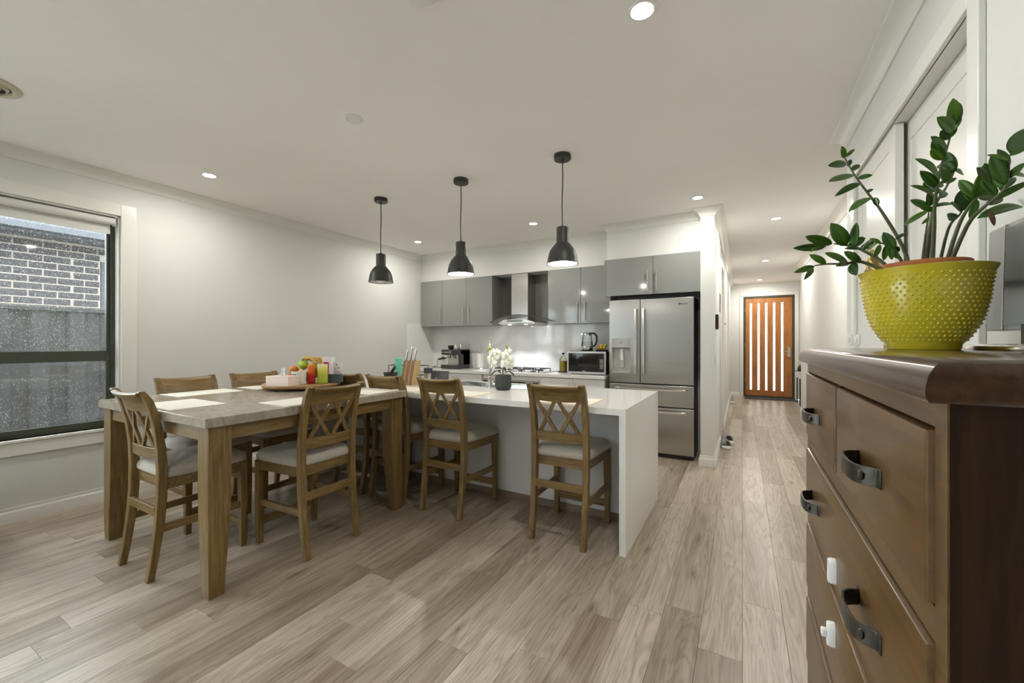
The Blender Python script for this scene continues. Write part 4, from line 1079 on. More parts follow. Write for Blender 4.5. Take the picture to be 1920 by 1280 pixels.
obj('carcass', MB().box(IX0 + 0.042, SX0 - 0.03, 3.018, 3.58, 0.062, IZ - 0.042).box(SX1 + 0.03, IX1 - 0.042, 3.018, 3.58, 0.062, IZ - 0.042).box(SX0 - 0.03, SX1 + 0.03, 3.018, 3.58, 0.062, 0.62), M['basew'], ic)
obj('kickboard', MB().box(IX0 + 0.045, IX1 - 0.045, 3.004, 3.55, 0.0, 0.062), M['kick'], ic)
sk = thing('sink', 'stainless steel double sink set into the island', 'sink', ((SX0 + SX1) / 2, (SY0 + SY1) / 2, IZ - 0.19))
t_ = 0.002
obj('sink_rim', MB().box(SX0 - 0.012, SX1 + 0.012, SY0 - 0.012, SY0 + 0.012, IZ, IZ + 0.003).box(SX0 - 0.012, SX1 + 0.012, SY1 - 0.012, SY1 + 0.012, IZ, IZ + 0.003)
    .box(SX0 - 0.012, SX0 + 0.012, SY0, SY1, IZ, IZ + 0.003).box(SX1 - 0.012, SX1 + 0.012, SY0, SY1, IZ, IZ + 0.003).box(-2.11, -2.08, SY0, SY1, IZ - 0.01, IZ + 0.001), M['sinks'], sk, bevel=0.001)
for a_, b_ in ((SX0 + 0.008, -2.11), (-2.08, SX1 - 0.008)):
    def rg(i, z): return [(a_ + i, SY0 + 0.008 + i, z), (b_ - i, SY0 + 0.008 + i, z), (b_ - i, SY1 - 0.008 - i, z), (a_ + i, SY1 - 0.008 - i, z)]
    obj('basin', MB().loft([rg(0, IZ), rg(0.004, IZ - 0.15), rg(0.03, IZ - 0.175)], caps=False).add(rg(0.03, IZ - 0.175), [(0, 1, 2, 3)]), M['sinks'], sk, solid=0.0015, bevel=0.01, seg=3)
tap = thing('kitchen_tap', 'tall chrome gooseneck tap at the island sink', 'tap', (-1.985, 3.135, IZ))
obj('tap_body', MB().lathe([(0.001, 0), (0.026, 0), (0.026, 0.006), (0.021, 0.010), (0.021, 0.10), (0.0135, 0.105), (0.0135, 0.12)], (-1.985, 3.135, IZ), 24), M['chrome'], tap)
tdx, tdy = -0.535, 0.845
arc = [(-1.985, 3.135, IZ + 0.11), (-1.985, 3.135, IZ + 0.33)] + [(-1.985 + tdx * (0.09 - 0.09 * cos(a)), 3.135 + tdy * (0.09 - 0.09 * cos(a)), IZ + 0.33 + 0.09 * sin(a)) for a in [pi * k / 10 for k in range(1, 11)]]
arc.append((-1.985 + tdx * 0.18, 3.135 + tdy * 0.18, IZ + 0.27))
obj('spout', MB().tube(arc, 0.0125, 14), M['chrome'], tap)
obj('spray_head', MB().tube([(-1.985 + tdx * 0.18, 3.135 + tdy * 0.18, IZ + 0.28), (-1.985 + tdx * 0.18, 3.135 + tdy * 0.18, IZ + 0.18)], [0.015, 0.018], 14), M['chrome'], tap)
obj('lever', MB().tube([(-1.965, 3.135, IZ + 0.06), (-1.90, 3.135, IZ + 0.085)], 0.005, 8), M['chrome'], tap)

# ------------------------------------------------------------------ wall cabinets, hood, splashback
UF, UB, UZ0, UZ1 = 5.17, 5.475, 1.575, 2.303
def bar_handle(parent, x, z0, z1, yf, r=0.0055):
    y = yf - 0.028
    return obj('handle', MB().tube([(x, y, z0), (x, y, z1)], r, 10).tube([(x, y, z0 + 0.02), (x, yf, z0 + 0.02)], 0.004, 8).tube([(x, y, z1 - 0.02), (x, yf, z1 - 0.02)], 0.004, 8), M['chrome'], parent)
def upper(label, xa, xb, doors, group='grey gloss wall cabinets'):
    t = thing('wall_cabinet', label, 'cabinet', ((xa + xb) / 2, UB, UZ0), group)
    obj('carcass', MB().box(xa + 0.001, xb - 0.001, UF + 0.021, UF + 0.3 if False else 5.188, UZ0, UZ1).box(xa + 0.001, xb - 0.001, 5.188, UB, UZ0, UZ1), M['greyg'], t)
    for (da, db, hx) in doors:
        d = obj('door', MB().box(da + 0.0015, db - 0.0015, UF, UF + 0.0195, UZ0 - 0.004, UZ1), M['greyg'], t, bevel=0.001)
        bar_handle(d, hx, 1.607, 1.853, UF)
    return t
upper('grey gloss wall cabinet in the left corner, one door', -4.625, -4.180, [(-4.625, -4.180, -4.205)])
upper('grey gloss wall cabinet with two doors, left of the rangehood', -4.178, -3.240, [(-4.178, -3.711, -3.755), (-3.709, -3.240, -3.655)])
upper('grey gloss wall cabinet with two doors, right of the rangehood', -2.330, -1.462, [(-2.330, -1.862, -1.905), (-1.860, -1.462, -1.800)])
hp = thing('hood_lining', 'dark grey open recess lining around the rangehood chimney', 'cabinet', (-2.785, UB, UZ0 + 0.04))
obj('back_panel', MB().box(-3.236, -2.334, 5.455, UB, UZ0 + 0.04, UZ1), M['greyd'], hp)
obj('side_panel', MB().box(-3.238, -3.222, 5.19, 5.455, UZ0 + 0.03, UZ1), M['greyd'], hp)
obj('side_panel', MB().box(-2.348, -2.332, 5.19, 5.455, UZ0 + 0.03, UZ1), M['greyd'], hp)
hd = thing('rangehood', 'stainless rangehood with a square chimney and curved glass canopy', 'rangehood', (-2.79, 5.45, 1.565))
obj('chimney', MB().box(-2.930, -2.662, 5.205, 5.453, 1.64, 2.304), M['steelv'], hd, bevel=0.002)
obj('hood_body', MB().loft([[(-3.02, 5.05, 1.565), (-2.50, 5.05, 1.565), (-2.50, 5.45, 1.565), (-3.02, 5.45, 1.565)], [(-3.06, 5.03, 1.585), (-2.46, 5.03, 1.585), (-2.46, 5.45, 1.585), (-3.06, 5.45, 1.585)], [(-2.95, 5.03, 1.635), (-2.62, 5.03, 1.635), (-2.62, 5.45, 1.635), (-2.95, 5.45, 1.635)]]), M['steel'], hd)
obj('control_panel', MB().box(-2.90, -2.66, 5.022, 5.032, 1.598, 1.628), M['lgrey'], hd, bevel=0.002)
bt = MB()
for k in range(5): bt.box(-2.815 + k * 0.018, -2.805 + k * 0.018, 5.019, 5.023, 1.608, 1.618)
obj('button', bt, M['grey'], hd)
K = 24; ga, gb_ = [], []
rings = []
for i in range(K + 1):
    u = i / K * 2 - 1; x = -2.705 + u * 0.485
    z = 1.690 - 0.098 * abs(u) ** 1.9
    yb = 5.165 if abs(x + 2.785) > 0.43 else 5.20
    rings.append([(x, 4.965 + 0.05 * abs(u) ** 3, z), (x, yb, z), (x, yb, z + 0.006), (x, 4.965 + 0.05 * abs(u) ** 3, z + 0.006)])
M['hoodglass'] = clear_glass('hood_glass', (0.62, 0.66, 0.63), 0.25)
obj('glass_canopy', MB().loft(rings), M['hoodglass'], hd)
edge = [((r[0][0]), r[0][1], r[0][2] + 0.003) for r in rings]
obj('canopy_edge', MB().tube(edge, 0.0042, 6), M['eave'], hd)
for x in (-2.90, -2.64):
    obj('hood_lamp', MB().lathe([(0.022, 0), (0.020, -0.004), (0.001, -0.005)], (x, 5.10, 1.566), 16, False, True), M['led'], hd)
    l = bpy.data.lights.new('hood_lamp_beam', 'SPOT'); l.energy = 12.0; l.spot_size = radians(95); l.spot_blend = 0.4; l.shadow_soft_size = 0.015; l.color = (0.92, 0.93, 1.0)
    lo = bpy.data.objects.new('hood_lamp_beam', l); COL.objects.link(lo); lo.location = (x, 5.10, 1.556)
struct(trim_name(), MB().box(-4.625, -1.46, 5.468, 5.48, 0.901, 1.572), M['splash'])
struct(trim_name(), MB().box(LW, LW + 0.012, 4.866, 5.468, 0.901, 1.605), M['splash'])

# ------------------------------------------------------------------ back bench
bwk = obj('bench_worktop', MB().box(-4.615, -1.455, 4.880, 5.467, 0.861, 0.901), M['quartz'], bevel=0.002)
tag(rebase(bwk, (-3.03, 5.17, 0.861)), 'white quartz worktop along the back wall of the kitchen', 'worktop')
def base(label, xa, xb, doors):
    t = thing('base_cabinet', label, 'cabinet', ((xa + xb) / 2, 5.2, 0), 'white gloss base cabinets')
    obj('carcass', MB().box(xa, xb, 4.925, 5.465, 0.09, 0.859), M['basew'], t)
    obj('kickboard', MB().box(xa, xb, 4.97, 5.4, 0, 0.09), M['kick'], t)
    for da, db, hx in doors:
        d = obj('door', MB().box(da + 0.002, db - 0.002, 4.903, 4.923, 0.095, 0.852), M['basew'], t, bevel=0.001)
        if hx: bar_handle(d, hx, 0.62, 0.812, 4.903, 0.005)
    return t
base('white gloss base cabinet left of the oven', -4.61, -3.245, [(-4.61, -4.16, -4.2), (-4.16, -3.70, -3.74), (-3.70, -3.245, -3.66)])
base('white gloss base cabinet with two doors beside the fridge', -2.325, -1.465, [(-2.325, -1.866, -1.905), (-1.866, -1.465, -1.825)])
ov = thing('oven', 'built-in steel oven with black glass door under the cooktop', 'oven', (-2.785, 5.2, 0.09))
obj('oven_body', MB().box(-3.235, -2.335, 4.925, 5.465, 0.09, 0.858), M['basew'], ov)
obj('control_panel', MB().box(-3.225, -2.345, 4.905, 4.925, 0.735, 0.800), M['steel'], ov)
obj('display', MB().box(-3.215, -2.36, 4.902, 4.906, 0.752, 0.776), M['dglass'], ov)
od = obj('oven_door', MB().box(-3.215, -2.355, 4.900, 4.925, 0.18, 0.725), M['dglass'], ov, bevel=0.003)
obj('handle', MB().tube([(-3.15, 4.86, 0.69), (-2.42, 4.86, 0.69)], 0.009, 10).tube([(-3.1, 4.86, 0.69), (-3.1, 4.9, 0.69)], 0.006, 8).tube([(-2.47, 4.86, 0.69), (-2.47, 4.9, 0.69)], 0.006, 8), M['chrome'], od)
ck = thing('gas_cooktop', 'steel gas cooktop with black cast-iron trivets', 'cooktop', (-2.76, 5.16, 0.901))
obj('hob_plate', MB().box(-3.20, -2.30, 4.925, 5.425, 0.901, 0.909), M['steel'], ck, bevel=0.003)
for (x, y, r) in ((-3.02, 5.05, 0.04), (-3.02, 5.29, 0.05), (-2.76, 5.18, 0.062), (-2.50, 5.05, 0.04), (-2.50, 5.29, 0.05)):
    obj('burner', MB().lathe([(0.001, 0.012), (r * 0.7, 0.012), (r * 0.72, 0.008), (r, 0.006), (r, 0), (0.001, 0)], (x, y, 0.909), 20), M['iron'], ck)
for x in (-3.02, -2.76, -2.50):
    g_ = MB()
    a, b_ = x - 0.115, x + 0.115
    for y in (4.985, 5.36): g_.bar((a, y, 0.944), (b_, y, 0.944), 0.010, 0.010)
    for xx in (a, b_): g_.bar((xx, 4.985, 0.944), (xx, 5.36, 0.944), 0.010, 0.010)
    for yy in (5.05, 5.17, 5.29): g_.bar((a, yy, 0.946), (a + 0.075, yy, 0.946), 0.009, 0.010).bar((b_ - 0.075, yy, 0.946), (b_, yy, 0.946), 0.009, 0.010)
    g_.bar((x, 4.985, 0.946), (x, 5.06, 0.946), 0.009, 0.010).bar((x, 5.36, 0.946), (x, 5.28, 0.946), 0.009, 0.010)
    for xx in (a, b_):
        for y in (4.985, 5.36): g_.box(xx - 0.006, xx + 0.006, y - 0.006, y + 0.006, 0.909, 0.944)
    obj('trivet', g_, M['iron'], ck, bevel=0.001)
for k in range(5):
    obj('control_knob', MB().lathe([(0.001, 0.026), (0.014, 0.026), (0.016, 0.022), (0.018, 0.0), (0.001, 0.0)], (-2.94 + k * 0.085, 4.952, 0.909), 16), M['chrome'], ck)

# ------------------------------------------------------------------ fridge and cabinet above
fcab = thing('wall_cabinet', 'grey gloss cabinet above the fridge', 'cabinet', (-0.915, 5.46, 1.868), 'grey gloss wall cabinets')
obj('carcass', MB().box(-1.438, -0.392, 4.921, 5.465, 1.868, 2.304), M['greyg'], fcab)
obj('side_panel', MB().box(-1.458, -1.440, 4.885, 5.465, 1.868, 2.304), M['greyg'], fcab)
for da, db, hx in ((-1.438, -0.893, -0.945), (-0.891, -0.392, -0.850)):
    d = obj('door', MB().box(da + 0.0015, db - 0.0015, 4.880, 4.920, 1.866, 2.304), M['greyg'], fcab, bevel=0.001)
    bar_handle(d, hx, 1.905, 2.137, 4.880)
fg = thing('refrigerator', 'stainless french-door refrigerator with water dispenser', 'refrigerator', (-0.93, 5.2, 0))
FX0, FX1, FY = -1.402, -0.465, 4.906
obj('cabinet_body', MB().box(FX0 + 0.004, FX1 - 0.004, 4.972, 5.46, 0.02, 1.822), M['fridgeside'], fg)
obj('base_grille', MB().box(FX0 + 0.02, FX1 - 0.02, 4.95, 5.0, 0.0, 0.05), M['black'], fg)
dxa, dxb, dza, dzb = -1.374, -1.150, 0.950, 1.362
ld = obj('door', MB().box(FX0, dxa, FY, 4.968, 0.838, 1.815).box(dxb, -1.044, FY, 4.968, 0.838, 1.815).box(dxa, dxb, FY, 4.968, 0.838, dza).box(dxa, dxb, FY, 4.968, dzb, 1.815).box(dxa, dxb, 4.962, 4.968, dza, dzb), M['steelv'], fg)
obj('dispenser_panel', MB().box(dxa, dxb, FY - 0.002, FY + 0.02, 1.250, dzb), M['lgrey'], ld, bevel=0.002)
obj('dispenser_recess', MB().box(dxa, dxb, 4.955, 4.961, dza, 1.25).box(dxa, dxa + 0.004, FY, 4.955, dza, 1.25).box(dxb - 0.004, dxb, FY, 4.955, dza, 1.25).box(dxa, dxb, FY, 4.955, dza, dza + 0.012), M['lgrey'], ld)
obj('dispenser_lever', MB().box(-1.285, -1.235, 4.935, 4.953, 1.01, 1.17), M['lgrey'], ld, bevel=0.003)
obj('water_spout', MB().box(-1.275, -1.245, 4.925, 4.953, 1.10, 1.235), M['white'], ld, bevel=0.003)
bt = MB()
for k in range(4):
    for x in (-1.355, -1.172): bt.box(x - 0.004, x + 0.004, FY - 0.0035, FY - 0.001, 1.275 + k * 0.021, 1.283 + k * 0.021)
bt.box(-1.275, -1.245, FY - 0.0035, FY - 0.001, 1.30, 1.322)
obj('dispenser_key', bt, M['grey'], ld)
rd = obj('door', MB().box(-1.037, FX1, FY, 4.968, 0.838, 1.815), M['steelv'], fg, bevel=0.004)
lg = MB().box(-0.620, -0.598, FY - 0.0015, FY, 1.735, 1.749)
for k in range(4): lg.box(-0.592 + k * 0.017, -0.581 + k * 0.017, FY - 0.0015, FY, 1.736, 1.744)
obj('badge', lg, M['black'], rd)
def long_handle(parent, p0, p1, out, horizontal=False):
    p0 = Vector(p0); p1 = Vector(p1); pts = []
    for k in range(13):
        u = k / 12; p = p0.lerp(p1, u)
        pts.append(p + Vector((0, -out - 0.012 * sin(pi * u), 0)))
    mb = MB(); rings = []
    w, t2 = 0.013, 0.008
    for p in pts:
        if horizontal: rings.append([p + Vector((0, -t2, -w)), p + Vector((0, -t2, w)), p + Vector((0, t2, w)), p + Vector((0, t2, -w))])
        else: rings.append([p + Vector((-w, -t2, 0)), p + Vector((w, -t2, 0)), p + Vector((w, t2, 0)), p + Vector((-w, t2, 0))])
    mb.loft(rings)
    for p in (p0, p1):
        q = p.lerp((p0 + p1) / 2, 0.03)
        mb.obox(q + Vector((0, -out / 2, 0)), (0.02, out, 0.02))
    return obj('handle', mb, M['chrome'], parent, bevel=0.004)
long_handle(ld, (-1.088, FY, 0.938), (-1.088, FY, 1.706), 0.038)
long_handle(rd, (-0.998, FY, 0.938), (-0.998, FY, 1.706), 0.038)
for za, zb, hz in ((0.583, 0.822, 0.772), (0.052, 0.568, 0.524)):
    dr_ = obj('drawer', MB().box(FX0, FX1, FY, 4.968, za, zb), M['steelv'], fg, bevel=0.004)
    long_handle(dr_, (-1.33, FY, hz), (-0.535, FY, hz), 0.036, True)
obj('centre_gap', MB().box(-1.050, -1.030, 4.93, 4.97, 0.84, 1.80).box(FX0 + 0.01, FX1 - 0.01, 4.93, 4.97, 0.57, 0.58).box(FX0 + 0.01, FX1 - 0.01, 4.93, 4.97, 0.822, 0.838), M['black'], fg)

# ------------------------------------------------------------------ small things on the back bench
WZ = 0.901
em = thing('espresso_machine', 'black espresso machine with bean hopper in the left corner of the back bench', 'coffee machine', (-3.965, 5.27, WZ))
ex0, ex1, ey0, ey1 = -4.135, -3.815, 5.10, 5.42
obj('base', MB().box(ex0, ex1, ey0 - 0.02, ey1, WZ + 0.004, WZ + 0.062), M['charcoal'], em, bevel=0.008)
obj('rear_housing', MB().box(ex0 + 0.02, ex1, ey0 + 0.14, ey1, WZ + 0.06, WZ + 0.29), M['charcoal'], em, bevel=0.006)
obj('side_column', MB().box(ex1 - 0.045, ex1, ey0 + 0.07, ey1, WZ + 0.06, WZ + 0.30), M['charcoal'], em, bevel=0.006)
obj('splash_plate', MB().box(ex0 + 0.022, ex1 - 0.047, ey0 + 0.132, ey0 + 0.139, WZ + 0.065, WZ + 0.225), M['sinks'], em)
obj('control_head', MB().box(ex0, ex1, ey0 - 0.01, ey1, WZ + 0.215, WZ + 0.30), M['charcoal'], em, bevel=0.014, seg=3)
bt = MB()
for k in range(4): bt.lathe([(0.001, 0.0), (0.008, 0.0), (0.009, 0.004)], (0, 0, 0), 12)
bt = MB()
for k, x in enumerate((-4.105, -4.06, -4.033, -4.006)):
    ring = [[(x + 0.008 * cos(2 * pi * j / 12), ey0 - 0.015 + dy, WZ + 0.258 + 0.008 * sin(2 * pi * j / 12)) for j in range(12)] for dy in (0, 0.008)]
    bt.loft(ring)
obj('button', bt, M['white'], em)
dial = [[(-3.955 + r * cos(2 * pi * j / 20), ey0 - 0.012 + dy, WZ + 0.258 + r * sin(2 * pi * j / 20)) for j in range(20)] for dy, r in ((0.002, 0.021), (-0.014, 0.019))]
obj('dial', MB().loft(dial), M['grey'], em)
obj('bean_hopper', MB().lathe([(0.001, 0), (0.035, 0), (0.042, 0.015), (0.047, 0.03), (0.050, 0.062), (0.048, 0.066), (0.001, 0.067)], (-4.055, 5.24, WZ + 0.30), 24), M['dglass'], em)
obj('group_head', MB().lathe([(0.001, 0), (0.033, 0), (0.036, 0.035), (0.001, 0.035)], (-4.035, 5.16, WZ + 0.182), 20), M['chrome'], em)
pfm = MB().lathe([(0.001, 0), (0.034, 0.002), (0.034, 0.022), (0.001, 0.024)], (-4.035, 5.155, WZ + 0.158), 20)
obj('portafilter', pfm, M['chrome'], em)
obj('portafilter_handle', MB().tube([(-4.06, 5.12, WZ + 0.168), (-4.09, 5.07, WZ + 0.160), (-4.125, 5.005, WZ + 0.150)], [0.010, 0.013, 0.014], 12), M['black'], em)
obj('steam_wand', MB().tube([(-3.915, 5.14, WZ + 0.215), (-3.915, 5.12, WZ + 0.16), (-3.905, 5.10, WZ + 0.09)], 0.005, 8), M['chrome'], em)
obj('drip_tray', MB().box(ex0 + 0.02, ex1 - 0.03, ey0 - 0.015, ey0 + 0.12, WZ + 0.061, WZ + 0.067), M['sinks'], em)
for k, (x, y) in enumerate(((-3.93, 5.20), (-3.90, 5.285))):
    j = thing('milk_jug', ['shiny steel milk jug on the coffee machine, the front one', 'shiny steel milk jug on the coffee machine, the one behind'][k], 'jug', (x, y, WZ + 0.302), 'milk jugs on the coffee machine')
    obj('jug_body', MB().lathe([(0.001, 0), (0.034, 0), (0.036, 0.01), (0.032, 0.05), (0.026, 0.075), (0.027, 0.085), (0.024, 0.085), (0.029, 0.05), (0.001, 0.004)], (x, y, WZ + 0.302), 24), M['chrome'], j)
    obj('jug_handle', MB().tube([(x + 0.026, y, WZ + 0.375), (x + 0.056, y, WZ + 0.372), (x + 0.056, y, WZ + 0.335), (x + 0.032, y, WZ + 0.325)], 0.004, 8), M['chrome'], j)
po = thing('power_outlet', 'white double power outlet on the splashback left of the coffee machine', 'outlet', (-4.395, 5.466, WZ + 0.115))
obj('plate', MB().box(-4.455, -4.335, 5.458, 5.467, WZ + 0.115, WZ + 0.19), M['white'], po, bevel=0.003)
obj('rocker', MB().box(-4.430, -4.418, 5.455, 5.459, WZ + 0.165, WZ + 0.18).box(-4.372, -4.360, 5.455, 5.459, WZ + 0.165, WZ + 0.18), M['lgrey'], po)
obj('plug', MB().box(-4.40, -4.355, 5.42, 5.457, WZ + 0.13, WZ + 0.168), M['black'], em, bevel=0.008)
obj('power_cord', MB().tube([(-4.395, 5.43, WZ + 0.148), (-4.44, 5.40, WZ + 0.135), (-4.455, 5.38, WZ + 0.10), (-4.43, 5.36, WZ + 0.06), (-4.44, 5.34, WZ + 0.02), (-4.50, 5.32, WZ + 0.006), (-4.42, 5.30, WZ + 0.005), (-4.26, 5.30, WZ + 0.006), (-4.128, 5.31, WZ + 0.015)], 0.004, 8), M['black'], em)
th_ = thing('paper_towel_holder', 'chrome paper towel holder beside the coffee machine', 'towel holder', (-3.535, 5.29, WZ))
c = (-3.535, 5.29, WZ)
obj('base', MB().lathe([(0.001, 0), (0.076, 0), (0.078, 0.006), (0.074, 0.014), (0.001, 0.016)], c, 28), M['chrome'], th_)
obj('rod', MB().tube([(c[0], c[1], WZ + 0.01), (c[0], c[1], WZ + 0.30)], 0.005, 10).sphere((c[0], c[1], WZ + 0.302), 0.010, 12, 8), M['chrome'], th_)
obj('side_arm', MB().tube([(c[0] - 0.072, c[1], WZ + 0.01), (c[0] - 0.072, c[1], WZ + 0.15)], 0.003, 8), M['chrome'], th_)
o = obj('paper_towel_roll', MB().lathe([(0.020, 0.018), (0.052, 0.018), (0.053, 0.022), (0.053, 0.236), (0.052, 0.24), (0.020, 0.24), (0.020, 0.018)], c, 32), P('paper_towel', (0.80, 0.79, 0.76), 0.9, var=0.03, scale=120, bump=0.2, bscale=300), bevel=0)
tag(rebase(o, (c[0], c[1], WZ + 0.018)), 'white paper towel roll on the chrome holder', 'paper towel')
M['cer'] = P('white_glazed_ceramic', (0.74, 0.73, 0.70), 0.25, var=0.02)
o = obj('ceramic_jar', MB().lathe([(0.001, 0), (0.036, 0), (0.040, 0.01), (0.042, 0.09), (0.036, 0.105), (0.038, 0.115), (0.034, 0.115), (0.001, 0.112)], (-3.36, 5.33, WZ), 24), M['cer'])
tag(rebase(o, (-3.36, 5.33, WZ)), 'white ceramic jar between the paper towel and the cooktop', 'jar')

# oil bottle on a small tray
o = obj('serving_tray', MB().lathe([(0.001, 0), (0.075, 0), (0.085, 0.012), (0.082, 0.014), (0.072, 0.004), (0.001, 0.004)], (-2.16, 5.30, WZ), 28, sx=1.0, sy=0.9), M['black'])
tag(rebase(o, (-2.16, 5.30, WZ)), 'small black tray under the oil bottle', 'tray')
ob_ = thing('oil_bottle', 'glass bottle of yellow cooking oil beside the microwave', 'bottle', (-2.16, 5.30, WZ + 0.005))
c = (-2.16, 5.30, WZ + 0.005)
M['bglass'] = clear_glass('bottle_glass', (0.90, 0.95, 0.86), 0.12)
M['oil'] = P('golden_oil', (0.42, 0.30, 0.012), 0.12, var=0.05, coat=0.5)
obj('glass_body', MB().lathe([(0.001, 0), (0.052, 0), (0.054, 0.006), (0.054, 0.155), (0.046, 0.185), (0.026, 0.212), (0.017, 0.225), (0.016, 0.245)], c, 28), M['bglass'], ob_)
obj('oil', MB().lathe([(0.001, 0.003), (0.049, 0.003), (0.051, 0.008), (0.051, 0.152), (0.001, 0.152)], c, 28), M['oil'], ob_)
obj('cap', MB().lathe([(0.018, 0.240), (0.019, 0.262), (0.001, 0.264)], c, 18, False, True), M['dglass'], ob_)

# microwave with kettle and fruit box
mw = thing('microwave', 'silver microwave with black glass door at the right end of the bench', 'microwave', (-1.735, 5.2, WZ))
mx0, mx1, my0, my1, mz0, mz1 = -1.995, -1.482, 5.03, 5.40, WZ + 0.008, WZ + 0.295
obj('case', MB().box(mx0 + 0.004, mx1 - 0.004, my0 + 0.02, my1, mz0, mz1), M['fridgeside'], mw, bevel=0.004)
obj('fascia', MB().box(mx0, mx1, my0, my0 + 0.02, mz0, mz1), P('silver_fascia', (0.58, 0.58, 0.57), 0.3, 0.7, var=0.03), mw, bevel=0.003)
obj('door_glass', MB().box(mx0 + 0.020, mx1 - 0.022, my0 - 0.006, my0 + 0.002, mz0 + 0.030, mz1 - 0.022), M['dglass'], mw, bevel=0.002)
kp = MB()
for i in range(3):
    for k in range(7): kp.box(mx1 - 0.075 + i * 0.016, mx1 - 0.064 + i * 0.016, my0 - 0.0075, my0 - 0.005, mz0 + 0.07 + k * 0.018, mz0 + 0.080 + k * 0.018)
obj('keypad', kp, M['lgrey'], mw)
obj('badge', MB().box(-1.79, -1.745, my0 - 0.0075, my0 - 0.005, mz0 + 0.036, mz0 + 0.043), M['lgrey'], mw)
for x in (mx0 + 0.05, mx1 - 0.05):
    for y in (my0 + 0.05, my1 - 0.05): obj('foot', MB().cyl((x, y, WZ), 0.012, 0.009, 12), M['black'], mw)
kt = thing('glass_kettle', 'glass kettle with black handle on top of the microwave', 'kettle', (-1.78, 5.19, mz1))
c = (-1.78, 5.19, mz1)
obj('power_base', MB().lathe([(0.001, 0), (0.080, 0), (0.082, 0.006), (0.070, 0.018), (0.001, 0.018)], c, 28), M['black'], kt)
obj('steel_base', MB().lathe([(0.001, 0.018), (0.078, 0.019), (0.080, 0.024), (0.078, 0.066), (0.001, 0.067)], c, 28), M['chrome'], kt)
obj('glass_body', MB().lathe([(0.078, 0.066), (0.073, 0.12), (0.066, 0.17), (0.059, 0.212)], c, 28), clear_glass('kettle_glass', (0.95, 0.96, 0.96), 0.12), kt)
obj('water', MB().lathe([(0.001, 0.068), (0.075, 0.068), (0.070, 0.125), (0.001, 0.125)], c, 28), clear_glass('kettle_water', (0.93, 0.94, 0.94), 0.06), kt)
obj('lid', MB().lathe([(0.060, 0.210), (0.061, 0.236), (0.050, 0.244), (0.001, 0.246)], c, 28, False, True).obox((c[0] - 0.062, c[1], c[2] + 0.225), (0.03, 0.03, 0.02)), M['chrome'], kt)
obj('handle', MB().tube([(c[0] + 0.052, c[1], c[2] + 0.236), (c[0] + 0.10, c[1], c[2] + 0.232), (c[0] + 0.128, c[1], c[2] + 0.20), (c[0] + 0.130, c[1], c[2] + 0.14), (c[0] + 0.112, c[1], c[2] + 0.085), (c[0] + 0.076, c[1], c[2] + 0.060)], [0.013, 0.015, 0.014, 0.012, 0.012, 0.010], 12), M['black'], kt)
pk = thing('punnet', 'small open punnet of yellow fruit on the microwave next to the fridge', 'punnet', (-1.575, 5.17, mz1))
c = (-1.575, 5.17, mz1)
obj('tray', MB().loft([[(c[0] - 0.060, c[1] - 0.05, mz1), (c[0] + 0.060, c[1] - 0.05, mz1), (c[0] + 0.060, c[1] + 0.05, mz1), (c[0] - 0.060, c[1] + 0.05, mz1)], [(c[0] - 0.066, c[1] - 0.056, mz1 + 0.022), (c[0] + 0.066, c[1] - 0.056, mz1 + 0.022), (c[0] + 0.066, c[1] + 0.056, mz1 + 0.022), (c[0] - 0.066, c[1] + 0.056, mz1 + 0.022)]]), M['black'], pk)
M['ylw'] = P('yellow_fruit_skin', (0.62, 0.36, 0.02), 0.35, var=0.15, scale=40)
M['grn'] = P('green_apple_skin', (0.36, 0.46, 0.05), 0.3, var=0.18, scale=30)
yf0 = None
for k, (dx, dy, dz, mm) in enumerate(((-0.038, -0.02, 0.045, 'ylw'), (0.0, -0.025, 0.045, 'ylw'), (0.036, -0.018, 0.045, 'ylw'), (-0.018, 0.02, 0.047, 'ylw'), (0.022, 0.022, 0.047, 'ylw'), (-0.01, 0.0, 0.074, 'ylw'), (0.045, 0.005, 0.075, 'grn'))):
    o = obj('lemon', MB().lathe([(0.0005, -0.026), (0.006, -0.024), (0.018, -0.013), (0.021, 0.0), (0.018, 0.013), (0.006, 0.024), (0.0005, 0.026)], (0, 0, 0), 14), M[mm], local=True)
    o.location = (c[0] + dx, c[1] + dy, mz1 + dz); o.rotation_euler = (1.57, 0, k * 0.9)
    tag(o, ['yellow lemon at the front left of the punnet on the microwave', 'yellow lemon at the front middle of the punnet on the microwave', 'yellow lemon at the front right of the punnet on the microwave', 'yellow lemon at the back left of the punnet on the microwave', 'yellow lemon at the back right of the punnet on the microwave', 'yellow lemon on top of the others in the punnet on the microwave', 'green lime on top of the lemons on the microwave'][k], 'fruit', 'lemons in the punnet')

# ------------------------------------------------------------------ small things on the island
orc = thing('orchid', 'white orchid in a faceted charcoal pot on the island', 'plant', (-1.805, 3.06, IZ))
c = (-1.805, 3.06, IZ)
o8 = lambda r, z: [(c[0] + r * cos(pi / 8 + 2 * pi * j / 8), c[1] + r * sin(pi / 8 + 2 * pi * j / 8), IZ + z) for j in range(8)]
obj('pot', MB().loft([o8(0.055, 0), o8(0.060, 0.004), o8(0.072, 0.03), o8(0.070, 0.128), o8(0.066, 0.130), o8(0.060, 0.112)]), P('charcoal_concrete', (0.045, 0.048, 0.048), 0.6, var=0.1, scale=50), orc, smooth=False)
obj('soil', MB().lathe([(0.062, 0.113), (0.001, 0.116)], c, 16), M['soil'], orc)
M['ostem'] = P('orchid_stem', (0.10, 0.11, 0.03), 0.5, var=0.2)
M['opet'] = P('white_orchid_petal', (0.84, 0.84, 0.78), 0.5, var=0.02)
M['olip'] = P('yellow_orchid_lip', (0.66, 0.58, 0.14), 0.5, var=0.1)
